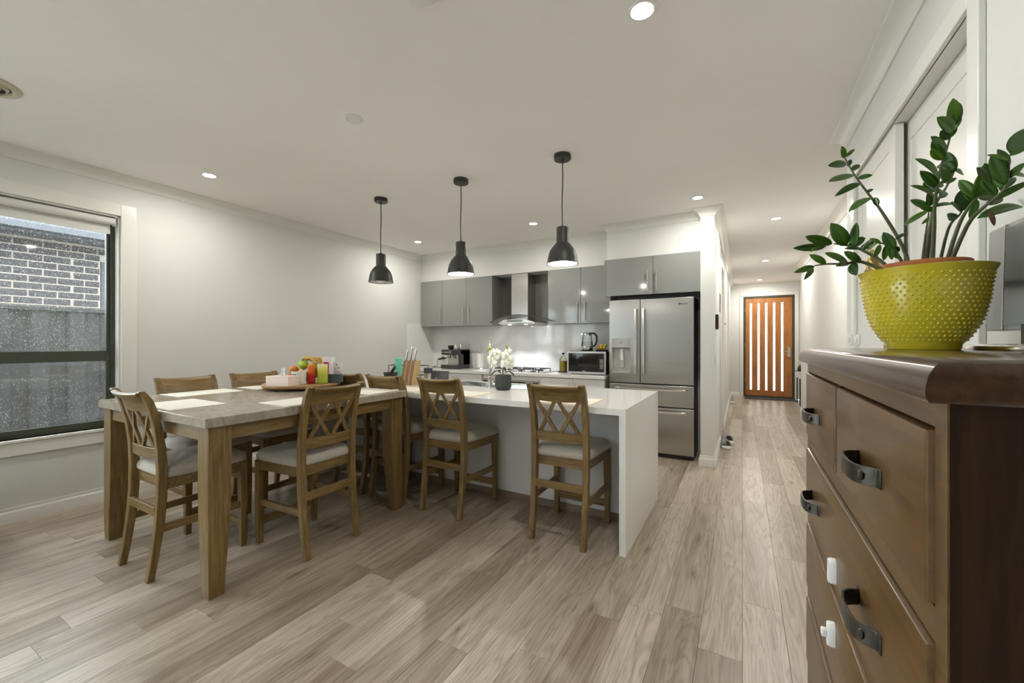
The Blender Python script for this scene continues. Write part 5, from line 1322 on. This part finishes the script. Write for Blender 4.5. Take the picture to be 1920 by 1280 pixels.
M['obud'] = P('green_orchid_bud', (0.36, 0.44, 0.08), 0.45, var=0.1)
obj('stake', MB().tube([(c[0], c[1], IZ + 0.1), (c[0] + 0.002, c[1], IZ + 0.335)], 0.004, 8), P('bamboo_stake', (0.35, 0.24, 0.10), 0.6, var=0.15), orc)
S1_ = [(c[0], c[1], IZ + 0.10), (c[0] - 0.006, c[1], IZ + 0.19), (c[0] - 0.04, c[1] - 0.01, IZ + 0.27), (c[0] - 0.085, c[1] - 0.02, IZ + 0.325), (c[0] - 0.125, c[1] - 0.02, IZ + 0.36)]
S2_ = [(c[0], c[1], IZ + 0.10), (c[0] + 0.008, c[1], IZ + 0.24), (c[0] + 0.020, c[1], IZ + 0.32), (c[0] + 0.042, c[1], IZ + 0.375)]
for s_ in (S1_, S2_): obj('stem', MB().tube(s_, 0.003, 8), M['ostem'], orc)
for b_ in ((-0.055, -0.015, 0.222), (0.055, -0.01, 0.23), (-0.045, 0.01, 0.23)):
    obj('stem', MB().tube([(c[0] - 0.002, c[1], IZ + 0.195), (c[0] + b_[0], c[1] + b_[1], IZ + b_[2])], 0.002, 6), M['ostem'], orc)
fl_ = [(-0.085, -0.035, 0.315, 0.045), (-0.055, -0.045, 0.275, 0.050), (-0.098, -0.03, 0.262, 0.048), (-0.070, -0.05, 0.225, 0.050), (-0.028, -0.02, 0.262, 0.045), (-0.040, -0.04, 0.315, 0.043), (0.048, -0.035, 0.300, 0.045), (0.075, -0.03, 0.262, 0.050), (0.045, -0.045, 0.235, 0.050), (0.060, -0.02, 0.330, 0.040), (-0.010, -0.03, 0.235, 0.043), (0.080, -0.03, 0.222, 0.045)]
rf = random.Random(3)
for (dx, dy, dz, r) in fl_:
    n = Vector((rf.uniform(-.5, .5), -1, rf.uniform(-.1, .4))).normalized()
    up = Vector((0, 0, 1)); u = (up - n * n.z).normalized(); v = n.cross(u)
    p = Vector((c[0] + dx, c[1] + dy, IZ + dz))
    mb = MB()
    for k in range(5):
        a = 2 * pi * k / 5 + pi / 2
        d = u * sin(a) + v * cos(a); sd = n.cross(d)
        w = r * (0.62 if k in (1, 4) else 0.40)
        rings = []
        for i in range(6):
            t = i / 5; ww = w * sin(pi * min(0.97, 0.12 + 0.83 * t)) ** 0.7
            q = p + d * (r * t) + n * (0.004 - 0.012 * t * t + 0.003 * (k % 2))
            rings.append([q - sd * ww, q + n * 0.002, q + sd * ww])
        mb.loft(rings, False, False)
    fo = obj('flower', mb, M['opet'], orc, solid=0.0012)
    obj('lip', MB().sphere(p + n * 0.006, r * 0.20, 8, 6), M['olip'], fo)
for (dx, dz) in ((-0.128, 0.362), (-0.118, 0.330), (0.044, 0.380), (0.055, 0.352), (-0.140, 0.345)):
    obj('bud', MB().sphere((c[0] + dx, c[1] - 0.015, IZ + dz), 0.010, 10, 8, 1.3), M['obud'], orc)
for (dx, dy, s_) in ((-0.11, -0.02, 1), (0.13, -0.03, 1)):
    pts = [(c[0] + dx * t, c[1] + dy * t, IZ + 0.125 + 0.05 * sin(pi * t * 0.85) - 0.03 * t) for t in (0.15, 0.3, 0.45, 0.6, 0.75, 0.9, 1.0)]
    rings = []
    for i, p in enumerate(pts):
        w = 0.020 * sin(pi * (0.12 + 0.85 * i / 6))
        rings.append([(p[0], p[1] - w, p[2] + w * 0.3), p, (p[0], p[1] + w, p[2] + w * 0.3)])
    obj('leaf', MB().loft(rings, False, False), P('dark_orchid_leaf', (0.018, 0.035, 0.016), 0.35, var=0.1), orc, solid=0.0015)

kb = thing('knife_block', 'slanted wooden knife block with striped front on the island', 'knife block', (-2.80, 3.02, IZ))
lean = 0.045
def kbp(x0, x1, mat_, nm):
    y0, y1 = 2.955, 3.030
    h = 0.235
    obj(nm, MB().loft([[(x0, y0, IZ), (x1, y0, IZ), (x1, y1, IZ), (x0, y1, IZ)], [(x0 + lean, y0 + 0.0, IZ + h), (x1 + lean, y0 + 0.0, IZ + h), (x1 + lean, y1, IZ + h), (x0 + lean, y1, IZ + h)]]), M[mat_], kb)
M['acd'] = wood('acacia_dark', (0.22, 0.11, 0.055), (0.30, 0.16, 0.085), (0.38, 0.215, 0.12), 'z', 0.45, 0.8)
M['acl'] = wood('acacia_light', (0.46, 0.31, 0.13), (0.54, 0.385, 0.17), (0.60, 0.45, 0.22), 'z', 0.45, 0.8)
xs = [(-2.905, -2.870, 'acd'), (-2.870, -2.858, 'acl'), (-2.858, -2.812, 'acd'), (-2.812, -2.800, 'acl'), (-2.800, -2.762, 'acd'), (-2.762, -2.750, 'acl')]
for a, b, mm in xs: kbp(a, b - 0.0004, mm, 'wood_strip')
M['knife'] = P('satin_knife_handle', (0.82, 0.82, 0.80), 0.35, 0.6, var=0.03)
kx = [(-2.846, 2.974, 0.100), (-2.820, 3.004, 0.122), (-2.792, 2.974, 0.132), (-2.764, 3.004, 0.122), (-2.738, 2.974, 0.104)]
kl = ['first knife from the left in the knife block', 'second knife from the left in the knife block', 'middle and longest knife in the knife block', 'fourth knife from the left in the knife block', 'last knife on the right in the knife block']
for (x, y, hlen), lab in zip(kx, kl):
    k = thing('kitchen_knife', 'steel-handled ' + lab, 'knife', (x, y, IZ + 0.236), 'knives in the block')
    d = Vector((0.20, 0, 1)).normalized()
    p0 = Vector((x, y, IZ + 0.2365)); p1 = p0 + d * hlen
    obj('handle', MB().tube([p0 + d * 0.008, p0 + d * (hlen * 0.3), p0 + d * (hlen * 0.75), p1], [0.0095, 0.011, 0.0115, 0.009], 10), M['knife'], k)
    obj('bolster', MB().tube([p0, p0 + d * 0.012], 0.0085, 10), M['black'], k)
    obj('grip_stripe', MB().bar(p0 + d * 0.012 + Vector((0.0085, -0.0045, 0)), p1 - d * 0.012 + Vector((0.0085, -0.0045, 0)), 0.004, 0.006, (0, 1, 0)), M['black'], k)

o = obj('drink_bottle', MB().lathe([(0.001, 0), (0.036, 0), (0.038, 0.004), (0.038, 0.225), (0.034, 0.238), (0.026, 0.243), (0.001, 0.244)], (-3.27, 3.30, IZ), 28), P('mint_plastic', (0.16, 0.56, 0.40), 0.4, var=0.04))
tag(rebase(o, (-3.27, 3.30, IZ)), 'mint green bottle standing left of the knife block', 'bottle')
mo = obj('mortar', MB().lathe([(0.001, 0), (0.05, 0), (0.055, 0.012), (0.072, 0.085), (0.077, 0.094), (0.071, 0.096), (0.055, 0.05), (0.001, 0.026)], (-3.225, 3.14, IZ), 28), M['iron'])
tag(rebase(mo, (-3.225, 3.14, IZ)), 'black stone mortar on the island behind the chairs', 'mortar')
pe = obj('pestle', MB().tube([(-3.245, 3.14, IZ + 0.046), (-3.20, 3.13, IZ + 0.10), (-3.140, 3.12, IZ + 0.155)], [0.019, 0.014, 0.017], 12), M['iron'])
tag(rebase(pe, (-3.235, 3.14, IZ + 0.02)), 'black pestle leaning out of the mortar', 'pestle')
wr = thing('wire_rack', 'black wire rack behind the mint green bottle', 'rack', (-3.16, 3.44, IZ))
for z in (0.05, 0.155):
    obj('wire_hoop', MB().tube([(-3.48, 3.36, IZ + z), (-3.04, 3.36, IZ + z), (-3.04, 3.52, IZ + z), (-3.48, 3.52, IZ + z), (-3.48, 3.36, IZ + z)], 0.004, 6), M['black'], wr)
for x, y in ((-3.48, 3.36), (-3.04, 3.36), (-3.04, 3.52), (-3.48, 3.52)):
    obj('upright', MB().tube([(x, y, IZ), (x, y, IZ + 0.155)], 0.004, 6), M['black'], wr)
for k in range(7):
    x = -3.43 + k * 0.057
    obj('wire', MB().tube([(x, 3.36, IZ + 0.05), (x, 3.52, IZ + 0.05)], 0.0025, 6), M['black'], wr)
cn = thing('canister', 'small steel canister with a dark round lid right of the knife block', 'canister', (-2.640, 3.055, IZ))
c = (-2.640, 3.055, IZ)
obj('can', MB().lathe([(0.001, 0), (0.037, 0), (0.037, 0.115), (0.001, 0.115)], c, 28), M['sinks'], cn)
obj('lid', MB().lathe([(0.001, 0.115), (0.041, 0.115), (0.042, 0.119), (0.042, 0.160), (0.039, 0.165), (0.001, 0.166)], c, 28), P('slate_lid', (0.04, 0.045, 0.052), 0.5, var=0.08), cn)
dr2 = thing('food_box', 'rectangular steel food box between the knife block and the sink', 'box', (-2.63, 3.18, IZ))
def rgb(i, z): return [(-2.725 + i, 3.115 + i, z), (-2.53 - i, 3.115 + i, z), (-2.53 - i, 3.24 - i, z), (-2.725 + i, 3.24 - i, z)]
obj('box_body', MB().loft([rgb(0.008, IZ), rgb(0, IZ + 0.125), rgb(0.003, IZ + 0.125), rgb(0.010, IZ + 0.004)], caps=False).add(rgb(0.008, IZ + 0.003), [(0, 1, 2, 3)]), P('dull_grey_metal', (0.13, 0.135, 0.13), 0.4, 0.2, var=0.06), dr2)
obj('stamp', MB().box(-2.60, -2.585, 3.115, 3.120, IZ + 0.06, IZ + 0.07), M['lgrey'], dr2)

# ------------------------------------------------------------------ tray and things on the dining table
sc_ = (-3.235, 2.15, TZ)
ls = thing('lazy_susan', 'round live-edge wooden turntable tray on the marble table', 'tray', sc_)
obj('foot', MB().lathe([(0.001, 0), (0.13, 0), (0.13, 0.012), (0.001, 0.013)], sc_, 36), M['black'], ls)
rs = random.Random(9)
ph = [rs.uniform(0, 6) for _ in range(4)]
def edge_r(a): return 0.298 + 0.005 * sin(5 * a + ph[0]) + 0.003 * sin(11 * a + ph[1])
rings = []
for z, k in ((0.013, 0.90), (0.018, 0.965), (0.028, 1.0), (0.040, 1.0), (0.043, 0.985)):
    rings.append([(sc_[0] + edge_r(2 * pi * j / 72) * k * cos(2 * pi * j / 72), sc_[1] + edge_r(2 * pi * j / 72) * k * sin(2 * pi * j / 72), TZ + z) for j in range(72)])
obj('wood_disc', MB().loft(rings), wood('honey_wood', (0.26, 0.13, 0.045), (0.40, 0.23, 0.09), (0.52, 0.33, 0.15), 'x', 0.4, 0.5), ls)
TT = TZ + 0.0435
tb = thing('tissue_box', 'pale pink tissue box on the wooden tray', 'tissue box', (-3.325, 1.945, TT))
M['pinkc'] = P('pale_pink_striped_card', (0.80, 0.66, 0.58), 0.6, var=0.16, scale=9, stretch=(0.3, 0.3, 9))
obj('carton', MB().obox((-3.325, 1.945, TT + 0.0375), (0.215, 0.115, 0.075), Matrix.Rotation(radians(14), 3, 'Z')), M['pinkc'], tb, bevel=0.001)
ti = MB(); rings = []
for i in range(5):
    t = i / 4; w = 0.045 * (1 - 0.75 * t)
    ring = []
    for j in range(9):
        u = j / 8 * 2 - 1
        ring.append((-3.325 + u * w + 0.008 * t, 1.945 + 0.012 * sin(u * 5 + 2 * t), TT + 0.074 + 0.062 * t + 0.006 * cos(u * 6)))
    rings.append(ring)
obj('tissue', MB().loft(rings, False, False), P('tissue_paper', (0.80, 0.80, 0.80), 0.9, var=0.02), tb, solid=0.001)
bk_ = thing('tin_bucket', 'small cream tin bucket with dark printed lines on the wooden tray', 'bucket', (-3.180, 2.025, TT))
c = (-3.180, 2.025, TT)
obj('can', MB().lathe([(0.001, 0), (0.050, 0), (0.052, 0.003), (0.056, 0.098), (0.058, 0.102), (0.054, 0.102), (0.048, 0.006), (0.001, 0.004)], c, 32), P('cream_tin', (0.84, 0.83, 0.78), 0.45, var=0.03), bk_)
pr = MB(); rp = random.Random(2)
for row in range(6):
    a = -1.75
    z = 0.082 - row * 0.0125
    while a < -0.95:
        L_ = rp.uniform(0.06, 0.2); rad = 0.0522 + 0.004 * z / 0.1 + 0.0006
        hh = 0.0042 if row in (1, 3) else 0.0026
        pts0 = [(c[0] + rad * cos(a), c[1] + rad * sin(a)), (c[0] + rad * cos(a + L_), c[1] + rad * sin(a + L_))]
        pr.add([(*pts0[0], TT + z - hh), (*pts0[1], TT + z - hh), (*pts0[1], TT + z + hh), (*pts0[0], TT + z + hh)], [(0, 1, 2, 3)])
        a += L_ + rp.uniform(0.03, 0.08)
obj('print', pr, M['black'], bk_, smooth=False)
fb = thing('fruit_bowl', 'dark bowl heaped with fruit on the wooden tray', 'bowl', (-3.275, 2.175, TT))
fbc = (-3.275, 2.175, TT)
obj('bowl_body', MB().lathe([(0.001, 0), (0.05, 0), (0.055, 0.006), (0.085, 0.035), (0.105, 0.075), (0.108, 0.08), (0.103, 0.08), (0.082, 0.042), (0.001, 0.012)], fbc, 36), wood('bowl_wood', (0.16, 0.08, 0.03), (0.24, 0.13, 0.05), (0.33, 0.19, 0.08), 'x', 0.4), fb)
def fruit(name, r, pos, m, label, group, sz=0.92, dent=True):
    prof = [(0.0005, -r * sz * 0.82), (r * 0.25, -r * sz * 0.93), (r * 0.62, -r * sz * 0.75), (r * 0.92, -r * sz * 0.35), (r, r * sz * 0.08), (r * 0.93, r * sz * 0.45), (r * 0.66, r * sz * 0.82), (r * 0.30, r * sz * 0.94), (0.0005, r * sz * 0.80)]
    t = thing(name, label, 'fruit', pos, group)
    obj('skin', MB().lathe(prof, (0, 0, 0), 20), m, t, local=True, angle=70)
    obj('stalk', MB().tube([(0, 0, r * sz * 0.78), (0.003, 0, r * sz * 1.1)], 0.0016, 6), M['dry'], t, local=True)
    t.rotation_euler = (random.uniform(-.5, .5), random.uniform(-.5, .5), random.uniform(0, 6))
M['orange'] = P('orange_peel', (0.66, 0.21, 0.02), 0.42, var=0.1, scale=60, bump=0.2, bscale=300)
M['peach'] = P('apricot_skin', (0.66, 0.36, 0.13), 0.45, var=0.15, scale=12)
fruit('orange', 0.038, (-3.345, 2.10, TT + 0.102), M['orange'], 'orange at the left of the fruit heap', 'oranges')
fruit('orange', 0.033, (-3.365, 2.075, TT + 0.040), M['orange'], 'orange lying on the tray behind the tissue box', 'oranges', 0.9)
fruit('orange', 0.031, (-3.305, 2.055, TT + 0.040), P('red_tomato_skin', (0.45, 0.08, 0.03), 0.3, var=0.15), 'reddish fruit on the tray between the tissue box and the bucket', 'oranges', 0.9)
fruit('apple', 0.040, (-3.265, 2.135, TT + 0.140), M['grn'], 'green apple in front, above the bucket', 'apples')
fruit('apple', 0.042, (-3.365, 2.200, TT + 0.147), M['grn'], 'green apple at the top left of the fruit heap', 'apples')
fruit('apple', 0.037, (-3.185, 2.165, TT + 0.128), M['grn'], 'green apple half hidden behind the candles', 'apples')
fruit('peach', 0.034, (-3.235, 2.100, TT + 0.076), M['peach'], 'yellow peach just above the bucket rim', 'peaches')
M['banana'] = P('spotted_banana_skin', (0.50, 0.30, 0.05), 0.5, var=0.45, scale=45)
for k in range(4):
    pts = []; rad = []
    for i in range(11):
        t = i / 10; a = radians(126 - 94 * t)
        pts.append((-3.245 + 0.115 * cos(a) + 0.012 * k, 2.175 + 0.033 * k - 0.02 + 0.02 * t, TT + 0.122 + 0.105 * sin(a) * (1 - 0.05 * k)))
        rad.append(0.0050 + 0.0112 * sin(pi * min(1, max(0.02, 0.06 + 0.9 * t))) ** 0.6)
    o = obj('banana', MB().tube(pts, rad, 10), M['banana'])
    tag(rebase(o, (-3.235, 2.16 + 0.033 * k, TT + 0.12)), ['spotted ripe banana in front, draped over the fruit heap', 'second spotted banana of the bunch on the fruit heap', 'third spotted banana of the bunch on the fruit heap', 'rearmost spotted banana of the bunch on the fruit heap'][k], 'fruit', 'bananas')
def candle_mat(name, stops):
    m, nt, b = _new(name); L = nt.links
    tc = N(nt, 'ShaderNodeTexCoord'); s = N(nt, 'ShaderNodeSeparateXYZ'); L.new(tc.outputs['Generated'], s.inputs[0])
    r = ramp(nt, stops); L.new(s.outputs['Z'], r.inputs[0]); L.new(r.outputs[0], b.inputs['Base Color'])
    b.inputs['Roughness'].default_value = 0.35; b.inputs['Subsurface Weight'].default_value = 0.15; b.inputs['Subsurface Radius'].default_value = (0.01, 0.006, 0.003)
    return m
def candle(c, r, h, m, label):
    t = thing('candle', label, 'candle', c, 'pillar candles')
    K = 32; rings = []
    for z, k in ((0, 0.97), (0.003, 1.0), (h * 0.5, 1.0)):
        rings.append([(c[0] + r * k * cos(2 * pi * j / K), c[1] + r * k * sin(2 * pi * j / K), c[2] + z) for j in range(K)])
    rings.append([(c[0] + r * cos(2 * pi * j / K), c[1] + r * sin(2 * pi * j / K), c[2] + h + 0.004 * sin(3 * 2 * pi * j / K)) for j in range(K)])
    rings.append([(c[0] + r * 0.9 * cos(2 * pi * j / K), c[1] + r * 0.9 * sin(2 * pi * j / K), c[2] + h + 0.002 + 0.003 * sin(3 * 2 * pi * j / K)) for j in range(K)])
    rings.append([(c[0] + r * 0.75 * cos(2 * pi * j / K), c[1] + r * 0.75 * sin(2 * pi * j / K), c[2] + h - 0.012) for j in range(K)])
    obj('wax', MB().loft(rings), m, t)
    obj('wick', MB().tube([(c[0], c[1], c[2] + h - 0.013), (c[0] + 0.002, c[1], c[2] + h - 0.002)], 0.0013, 6), M['black'], t)
    obj('glass_plate', MB().cyl((c[0], c[1], c[2] - 0.004), r * 1.12, 0.004, 28), M['bglass'], t)
candle((-3.070, 2.025, TT + 0.0045), 0.029, 0.148, candle_mat('orange_red_wax', [(0, (0.40, 0.008, 0.006)), (0.42, (0.55, 0.012, 0.006)), (0.58, (0.72, 0.13, 0.01)), (1, (0.78, 0.22, 0.02))]), 'orange and red pillar candle on the wooden tray')
candle((-3.010, 2.085, TT + 0.0045), 0.040, 0.152, candle_mat('yellow_green_wax', [(0, (0.38, 0.52, 0.03)), (0.38, (0.42, 0.52, 0.05)), (0.6, (0.66, 0.60, 0.08)), (0.85, (0.74, 0.70, 0.25)), (1, (0.78, 0.76, 0.48))]), 'yellow and green pillar candle on the wooden tray')
M['magenta'] = P('magenta_card', (0.44, 0.005, 0.085), 0.4, var=0.05)
M['card'] = P('white_card', (0.80, 0.78, 0.76), 0.5, var=0.02)
bx = thing('carton', 'tall magenta and white carton behind the candles', 'carton', (-3.015, 2.235, TT))
rz = Matrix.Rotation(radians(28), 3, 'Z')
obj('box', MB().obox((-3.015, 2.235, TT + 0.105), (0.085, 0.060, 0.21), rz), M['card'], bx, bevel=0.001)
obj('print_panel', MB().obox(Vector((-3.015, 2.235, TT + 0.085)) + rz @ Vector((-0.010, -0.0305, 0)), (0.046, 0.0012, 0.17), rz), M['magenta'], bx)
cd = thing('greeting_card', 'white card with small red prints leaning behind the dark blue box', 'card', (-2.945, 2.285, TT))
rz2 = Matrix.Rotation(radians(24), 3, 'Z')
obj('card_sheet', MB().obox((-2.945, 2.285, TT + 0.085), (0.085, 0.004, 0.17), rz2), M['card'], cd)
pm = MB()
for (u, v, a, b) in ((-0.012, 0.060, 0.014, 0.012), (-0.025, 0.028, 0.012, 0.006), (0.004, 0.033, 0.018, 0.010), (0.0, 0.0, 0.05, 0.003), (0.0, -0.012, 0.046, 0.003), (0.028, -0.03, 0.014, 0.028), (-0.018, -0.045, 0.022, 0.014)):
    pm.obox(Vector((-2.945, 2.285, TT + 0.085 + v)) + rz2 @ Vector((u, -0.0028, 0)), (a, 0.0012, b), rz2)
obj('print', pm, P('dusty_red_print', (0.50, 0.16, 0.16), 0.5, var=0.1), cd, smooth=False)
o = obj('gift_box', MB().obox((-2.955, 2.195, TT + 0.036), (0.105, 0.06, 0.072), rz), P('slate_blue_card', (0.075, 0.10, 0.115), 0.35, var=0.06), bevel=0.002)
tag(rebase(o, (-2.955, 2.195, TT)), 'dark slate blue box at the right end of the wooden tray', 'box')

fruit('mango', 0.040, (-3.225, 2.250, TT + 0.108), P('mango_skin', (0.46, 0.36, 0.04), 0.4, var=0.2), 'yellow-green mango under the bananas at the right of the heap', 'mangoes', 1.1)
fruit('mango', 0.038, (-3.300, 2.255, TT + 0.112), M['ylw'], 'yellow mango under the bananas at the back of the heap', 'mangoes', 1.1)
def shift(o, dx, dy, dz=0.0): o.location = o.location + Vector((dx, dy, dz))
for o in list(COL.objects):
    g_ = o.get('group')
    if o.parent is None:
        if g_ in ('oranges', 'apples', 'peaches', 'mangoes', 'bananas'): shift(o, -0.06, 0.09, -0.022 if g_ == 'bananas' else 0.0)
        elif o.name == 'fruit_bowl': shift(o, -0.06, 0.09)
        elif o.name == 'tissue_box': shift(o, 0.165, -0.005)
        elif o.name == 'tin_bucket': shift(o, 0.040, 0.037)
        elif o.name == 'candle': shift(o, -0.024, 0.115)
        elif o.name == 'candle.001': shift(o, -0.025, 0.115)
        elif o.get('category') == 'carton': shift(o, -0.115, 0.095)
        elif o.name == 'card' or o.name == 'greeting_card': shift(o, -0.115, 0.085)
        elif o.name == 'gift_box': shift(o, -0.055, 0.105)

# ------------------------------------------------------------------ corridor and edges of the picture
o = obj('door_mat', MB().box(0.05, 1.06, 11.02, 11.44, 0.0, 0.014), M['matdark'], bevel=0.004)
tag(rebase(o, (0.55, 11.25, 0)), 'dark door mat in front of the timber front door', 'mat')
sl = None
for k, (x, y, rzv, lab) in enumerate(((-0.170, 6.12, 0.4, 'grey fluffy slipper at the corridor doorway, the farther one'), (-0.185, 5.80, 0.2, 'grey fluffy slipper at the corridor doorway, the nearer one'))):
    t = thing('slipper', lab, 'slipper', (x, y, 0), 'slippers by the corridor doorway')
    fur = P('grey_plush', (0.34, 0.335, 0.33), 0.95, var=0.15, scale=60, bump=0.5, bscale=200)
    rr_ = lambda s, z, o_=0.0: [(0.055 * s * cos(a) * (1.0 - 0.15 * sin(a)), 0.13 * s * sin(a) + o_, z) for a in [2 * pi * j / 24 for j in range(24)]]
    obj('sole', MB().loft([rr_(0.95, 0), rr_(1, 0.006), rr_(1, 0.016), rr_(0.97, 0.022)]), M['white'], t, local=True)
    K = 14; rings = []
    for i in range(7):
        f = i / 6; y_ = 0.125 - 0.16 * f
        ww = 0.020 + 0.040 * sin(pi * (0.15 + 0.5 * f)); hh = 0.030 + 0.045 * sin(pi * (0.1 + 0.45 * f))
        rings.append([(ww * cos(pi * j / K), y_, 0.018 + hh * sin(pi * j / K)) for j in range(K + 1)])
    obj('upper', MB().loft(rings, False, False), fur, t, local=True, solid=0.012)
    t.rotation_euler = (0, 0, rzv)
o = obj('door_stop', MB().tube([(-0.23, 9.98, 0.03), (-0.14, 9.98, 0.03)], [0.016, 0.022], 14), M['white'])
tag(rebase(o, (-0.19, 9.98, 0.008)), 'small white door stop on the floor at the end of the corridor', 'door stop')
cs = thing('console_table', 'narrow white-fronted side table with black legs near the front door', 'side table', (1.13, 10.55, 0))
obj('table_box', MB().box(1.03, 1.25, 10.30, 10.85, 0.56, 0.70), P('lilac_white_board', (0.62, 0.60, 0.62), 0.4, var=0.02), cs, bevel=0.003)
for x in (1.04, 1.24):
    for y in (10.31, 10.84): obj('leg', MB().tube([(x, y, 0), (x, y, 0.56)], 0.012, 8), M['black'], cs)
o = obj('helmet', MB().lathe([(0.10, 0.0), (0.115, 0.03), (0.112, 0.08), (0.09, 0.125), (0.05, 0.15), (0.001, 0.155)], (1.125, 10.52, 0.702), 24, True).loft([[(1.01, 10.46, 0.705), (1.01, 10.58, 0.705), (0.955, 10.55, 0.695), (0.955, 10.49, 0.695)], [(1.02, 10.46, 0.72), (1.02, 10.58, 0.72), (0.955, 10.55, 0.70), (0.955, 10.49, 0.70)]]), M['black'])
tag(rebase(o, (1.125, 10.52, 0.70)), 'black peaked cap on the side table near the front door', 'cap')
ip = thing('intercom', 'small dark wall intercom with copper side at the corridor corner', 'intercom', (HLW, 5.02, 1.46))
obj('case', MB().box(HLW, HLW + 0.028, 4.95, 5.09, 1.455, 1.615), M['fridgeside'], ip, bevel=0.003)
obj('screen', MB().box(HLW + 0.028, HLW + 0.031, 4.965, 5.075, 1.47, 1.60), P('copper_panel', (0.42, 0.22, 0.14), 0.35, 0.3, var=0.1), ip)
sw = thing('light_switch', 'white light switch low on the corridor corner', 'switch', (HLW, 4.90, 1.06))
obj('plate', MB().box(HLW, HLW + 0.008, 4.865, 4.935, 1.06, 1.175), M['white'], sw, bevel=0.002)
obj('rocker', MB().box(HLW + 0.008, HLW + 0.012, 4.89, 4.91, 1.105, 1.13), M['white'], sw)
th2 = thing('thermostat', 'flat grey thermostat panel high on the corridor wall by the doorway', 'thermostat', (HLW, 5.90, 1.72))
obj('plate', MB().box(HLW, HLW + 0.012, 5.82, 5.94, 1.70, 1.93), M['grey'], th2, bevel=0.002)
obj('display', MB().box(HLW + 0.012, HLW + 0.0135, 5.835, 5.925, 1.80, 1.91), M['fridgeside'], th2)
hk = obj('wall_hook', MB().box(HLW, HLW + 0.006, 7.05, 7.09, 1.53, 1.62).tube([(HLW + 0.004, 7.07, 1.60), (HLW + 0.03, 7.07, 1.585), (HLW + 0.035, 7.07, 1.61)], 0.005, 8), M['fridgeside'])
tag(rebase(hk, (HLW, 7.07, 1.53)), 'small dark hook on the corridor wall past the doorway', 'hook')
fs = thing('footstool', 'dark navy leather footstool at the left edge of the picture', 'footstool', (-4.0, 0.30, 0))
def pad(z0, z1, grow):
    x0, x1, y0, y1 = -4.42 - grow, -3.665 + grow, 0.02 - grow, 0.585 + grow
    return MB().box(x0, x1, y0, y1, z0, z1)
obj('base', pad(0.02, 0.185, 0.0), M['navy'], fs, bevel=0.03, seg=4)
obj('cushion', pad(0.195, 0.335, 0.012), M['navy'], fs, bevel=0.055, seg=5)
for x in (-4.36, -3.74):
    for y in (0.08, 0.52): obj('foot', MB().cyl((x, y, 0), 0.02, 0.03, 12), M['black'], fs)
